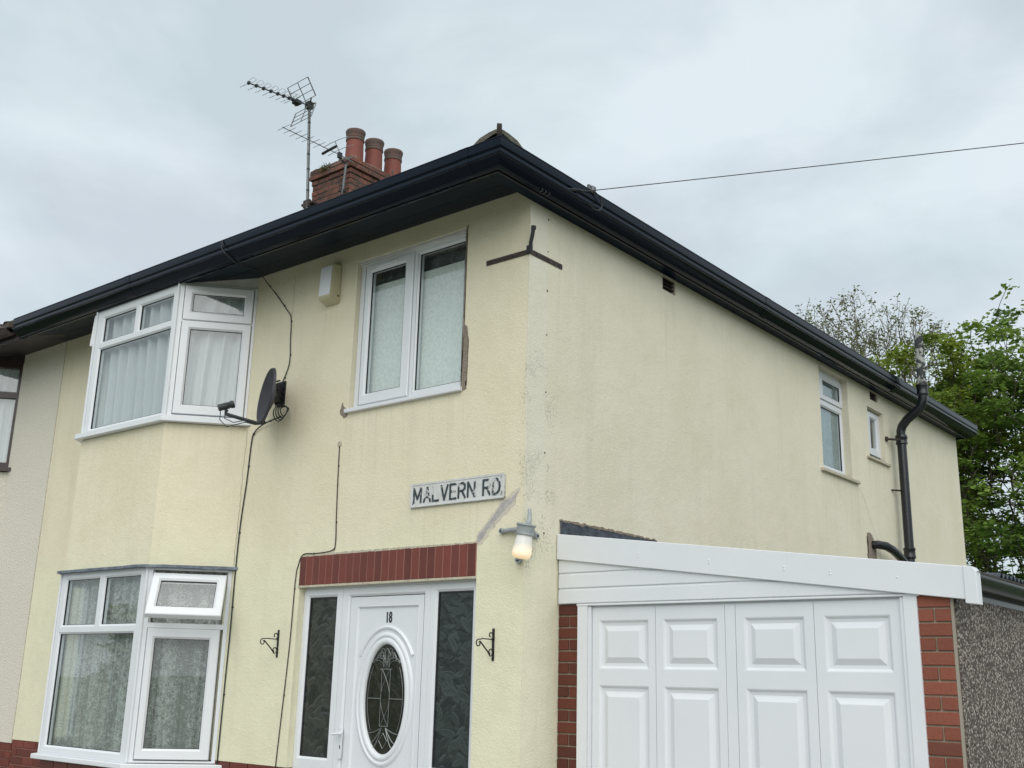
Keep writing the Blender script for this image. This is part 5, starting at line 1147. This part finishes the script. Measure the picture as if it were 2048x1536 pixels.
for o_, z_ in ((0, 2.10), (.004, 2.16), (.015, 2.15), (.045, 2.135), (.085, 2.142), (.108, 2.17), (.112, 2.215), (.102, 2.218), (.098, 2.18), (.06, 2.15), (.02, 2.17), (.0, 2.24), (-.02, 2.24), (-.02, 2.10)):
    rows.append([bm.verts.new((2.606 + o_, y_, z_ + (.0))) for y_ in (GY + .02, 6.2)])
for i in range(len(rows)): a, b = rows[i], rows[(i + 1) % len(rows)]; bm.faces.new((a[0], a[1], b[1], b[0]))
bm.faces.new([r[0] for r in rows]); bm.faces.new([r[1] for r in rows][::-1]); obj('gutter', bm, M_black, ga, True)
# lead flashing on the house wall
bm = BM(); top = []; bot = []
for i in range(30):
    y_ = .386 + 1.25 * i / 29; top.append(bm.verts.new((.006 + abs(noise.noise(Vector((y_ * 9, 0, 0)))) * .006, y_, 2.688 + noise.noise(Vector((y_ * 14, 3, 0))) * .008))); bot.append(bm.verts.new((.010, y_, 2.54)))
for i in range(29): bm.faces.new((top[i], top[i + 1], bot[i + 1], bot[i]))
bmesh.ops.solidify(bm, geom=bm.faces[:], thickness=.004); obj('lead_flashing', bm, M_lead, ga, True)
obj('flashing_crust', ragged([(.383, 2.682), (1.62, 2.682), (1.62, 2.694), (.9, 2.700), (.383, 2.694)], SIDE, .0, .010, 12, .010), M_patch, ga)

# ================================================================ CURTAINS
def curtain(name, F, u0, u1, z0, z1, o, m, label, folds=9, amp=.018, gather=0., cat='curtain', drape=0.):
    bm = BM(); nu, nz_ = 90, 14; G_ = []
    for j in range(nz_ + 1):
        row = []
        for i in range(nu + 1):
            a = i / nu; z = z0 + (z1 - z0) * j / nz_; ph = a * folds * 2 * math.pi + 1.6 * noise.noise(Vector((a * 4, z * .5, len(label)))) + drape * (z - z0)
            k = 1 + .5 * noise.noise(Vector((a * 7, z * 1.2, 5)))
            row.append(bm.verts.new(F.p(u0 + (u1 - u0) * a, z, o + amp * k * math.sin(ph) + amp * .4 * math.sin(ph * 2.3 + 1))))
        G_.append(row)
    for j in range(nz_):
        for i in range(nu): bm.faces.new((G_[j][i], G_[j][i + 1], G_[j + 1][i + 1], G_[j + 1][i]))
    return tag(obj(name, bm, m, None, True), label, cat)
curtain('net_curtain', BAYF, -4.84, -3.57, 3.74, 4.90, -.10, M_voile, 'white voile net curtain hanging behind the wide upper bay window', 8, .024, drape=1.6)
curtain('net_curtain', CANT, .05, .66, 3.74, 4.90, -.10, M_voile, 'white voile net curtain behind the narrow side window of the upper bay', 4, .026, drape=-1.4)
curtain('net_curtain', BAYF, -4.86, -3.57, .95, 2.43, -.10, M_lace, 'patterned lace net curtain behind the wide lower bay window', 8, .014)
curtain('net_curtain', CANT, .06, .66, .95, 2.43, -.10, M_lace, 'patterned lace net curtain behind the narrow side window of the lower bay', 5, .014)
curtain('net_curtain', NC, .02, .68, 3.76, 4.92, -.10, M_voile, 'pale net curtain in the brown framed bay window of the adjoining house', 7, .010)
tag(obj('window_blind', fb(FRONT, -1.76, -.62, 3.66, 4.690, -.128, -.120), M_frost, None), 'pale mottled blind covering the lower part of the frosted window', 'blind')
curtain('lace_valance', FRONT, -1.76, -.62, 4.60, 4.85, -.165, M_lace2, 'strip of dark patterned lace above the pale blind', 3, .004, cat='valance')
tag(obj('window_blind', fb(SIDE, 5.0, 5.66, 3.84, 4.87, -.125, -.118), M_frost2, None), 'grey-blue feathered screen behind the two-light side window', 'blind')
bm = BM(); lathe(bm, (-.16, 6.40, 4.14), [(.03, 0), (.035, .08), (.03, .14), (.012, .17), (.012, .22), (.03, .26), (.02, .31)], 12); tag(obj('bottle', bm, M_whitedull, None, True), 'pale bottle standing inside the smallest side window', 'bottle')

# ================================================================ TREES
from mathutils import kdtree
def make_tree(name, base, label, seed, leaf_m, env, ntwig, trunk_r, spray=(10, .3, .05), leaf_s=.12, nleafspray=900, lift=.25, wood=None, min_r=.008, fork=.45, leafcrown=True):
    """twigs grow one after another towards points spread through the crown envelope env=(cx,cy,cz,rx,rz)"""
    rnd = random.Random(seed); B_ = Vector(base); root = empty(name, base, label, 'tree'); cx, cy, cz, rx, rz = env; cc = Vector((cx, cy, cz))
    pos = []; par = []; npt = 10; ztop = cz + rz * .35
    for i in range(npt):
        f = i / (npt - 1); p = B_.lerp(Vector((cx, cy, ztop)), f) + Vector((rnd.gauss(0, .06), rnd.gauss(0, .06), 0)) * (i > 0); pos.append(p); par.append(i - 1)
    first = next(i for i, p in enumerate(pos) if p.z > base[2] + (ztop - base[2]) * fork)
    tg = []
    while len(tg) < ntwig:
        q = Vector((rnd.uniform(-1, 1), rnd.uniform(-1, 1), rnd.uniform(-1, 1)))
        if q.length > 1 or q.length < .15: continue
        k = 1 + .42 * noise.noise(Vector((q.x * 1.6 + seed, q.y * 1.6, q.z * 1.6)))
        p = Vector((cx + q.x * rx * k, cy + q.y * rx * k, cz + q.z * rz * k))
        if noise.noise(p * .8 + Vector((0, seed, 0))) < -.22: continue      # holes where the sky shows
        if p.z > base[2] + 1.2: tg.append(p)
    fk = pos[first]; tg.sort(key=lambda p: (p - fk).length + rnd.uniform(0, .5))
    tips = []
    def rebuild():
        kd = kdtree.KDTree(len(pos) - first)
        for i in range(first, len(pos)): kd.insert(pos[i], i)
        kd.balance(); return kd
    kd = rebuild(); step = 0; lastn = len(pos)
    for p in tg:
        co, idx, d = kd.find(p + (fk - p).normalized() * .25 - Vector((0, 0, lift)))
        if (pos[idx] - p).length < .08 or (step > 60 and (pos[idx] - p).length > 1.15): continue
        a = pos[idx]; L_ = (p - a).length; n_ = max(2, min(7, int(L_ / .3))); prev = idx
        mid = a.lerp(p, .5) + Vector((rnd.gauss(0, .07), rnd.gauss(0, .07), rnd.uniform(-.14, .04))) * L_
        for j in range(1, n_ + 1):
            t_ = j / n_; q = a * (1 - t_) ** 2 + mid * 2 * t_ * (1 - t_) + p * t_ ** 2 + Vector((rnd.gauss(0, .015), rnd.gauss(0, .015), rnd.gauss(0, .015))) * L_
            pos.append(q); par.append(prev); prev = len(pos) - 1
        tips.append(prev)
        step += 1
        if len(pos) - lastn > 60: kd = rebuild(); lastn = len(pos)
    cnt = [0.0] * len(pos)
    for t_ in tips: cnt[t_] += 1
    for i in range(len(pos) - 1, 0, -1):
        if par[i] >= 0: cnt[par[i]] += cnt[i]
    tot = max(cnt); rad = [max(min_r, trunk_r * (c / tot) ** .52) for c in cnt]
    bm = BM(); tube(bm, pos[:npt], [max(rad[i], trunk_r * (1 - .07 * i)) if i < first else rad[i] for i in range(npt)], 8); obj('trunk', bm, M_bark, root, True)
    # branches as one light mesh
    V = []; Fc = []
    for i in range(npt, len(pos)):
        a, b = pos[par[i]], pos[i]; d = b - a
        if d.length < 1e-4: continue
        d.normalize(); u = d.orthogonal().normalized(); w_ = d.cross(u); ns = 5 if rad[i] > .03 else 3; b0 = len(V); ra = min(rad[par[i]], rad[i] * 1.35)
        for c_, r_ in ((a, ra), (b, rad[i])):
            for k in range(ns): an = 2 * math.pi * k / ns; V.append(c_ + (u * math.cos(an) + w_ * math.sin(an)) * r_ - B_)
        for k in range(ns): Fc.append((b0 + k, b0 + (k + 1) % ns, b0 + ns + (k + 1) % ns, b0 + ns + k))
    me = bpy.data.meshes.new('limbs'); me.from_pydata([tuple(v) for v in V], [], Fc); me.materials.append(wood or M_bark); lo = bpy.data.objects.new('limbs', me); C.objects.link(lo); lo.parent = root; lo['kind'] = 'stuff'
    # leaves in flat sprays round the outer twigs
    V = []; Fc = []; outer = [i for i in range(npt, len(pos)) if cnt[i] <= 3]
    for s_ in range(nleafspray):
        c0 = pos[rnd.choice(tips) if rnd.random() < .6 else rnd.choice(outer)]; nl, sr, st_h = spray; tilt = Vector((rnd.gauss(0, .22), rnd.gauss(0, .22), 1)).normalized()
        for k in range(nl):
            a = rnd.uniform(0, 2 * math.pi); rr = sr * math.sqrt(rnd.random()); off = Vector((math.cos(a) * rr, math.sin(a) * rr, 0)); off.z = -(off.x * tilt.x + off.y * tilt.y) + rnd.gauss(0, st_h) - rr * .15
            c_ = c0 + off; sz = leaf_s * rnd.uniform(.55, 1.3); n_ = (tilt + Vector((rnd.gauss(0, .35), rnd.gauss(0, .35), 0))).normalized(); a = rnd.uniform(0, 2 * math.pi)
            u = Vector((math.cos(a), math.sin(a), 0)); u = (u - n_ * u.dot(n_)).normalized(); v_ = n_.cross(u); b0 = len(V)
            V += [c_ - u * sz * .5 - B_, c_ + v_ * sz * .38 - n_ * sz * .12 - B_, c_ + u * sz * .6 - n_ * sz * .08 - B_, c_ - v_ * sz * .38 - n_ * sz * .12 - B_]; Fc += [(b0, b0 + 1, b0 + 2), (b0, b0 + 2, b0 + 3)]
    me = bpy.data.meshes.new('crown'); me.from_pydata([tuple(v) for v in V], [], Fc); me.materials.append(leaf_m); cr = bpy.data.objects.new('crown', me); C.objects.link(cr); cr.parent = root; cr['kind'] = 'stuff'
    return root
make_tree('tree', (-.6, 20.3, 0), 'full green broadleaf tree rising behind the garage at the right edge', 4, M_leafA, (-1.0, 20.3, 6.2, 3.6, 4.3), 1500, .22, (16, .34, .045), .125, 3900, fork=.18)
make_tree('bare_tree', (-5.9, 22.3, 0), 'thin twiggy tree with hardly any leaves, seen over the side gutter', 11, M_leafC, (-6.5, 22.3, 9.5, 3.2, 2.6), 2900, .22, (5, .13, .07), .075, 3600, lift=.02, fork=.5, min_r=.0068, wood=M_twig)
make_tree('tree', (-4.2, 19.2, 0), 'yellow-green young tree low behind the side gutter', 5, M_leafB, (-4.5, 19.2, 7.1, 2.8, 2.4), 700, .15, (14, .30, .05), .12, 1700, fork=.3)
# across the road (reflected in the windows)
make_tree('tree', (-28.5, -20.5, 0), 'rounded garden tree across the road, facing the bay', 21, M_leafB, (-28.5, -20.5, 2.2, 5.2, 2.4), 300, .2, (12, .6, .2), .34, 1100, fork=.2)
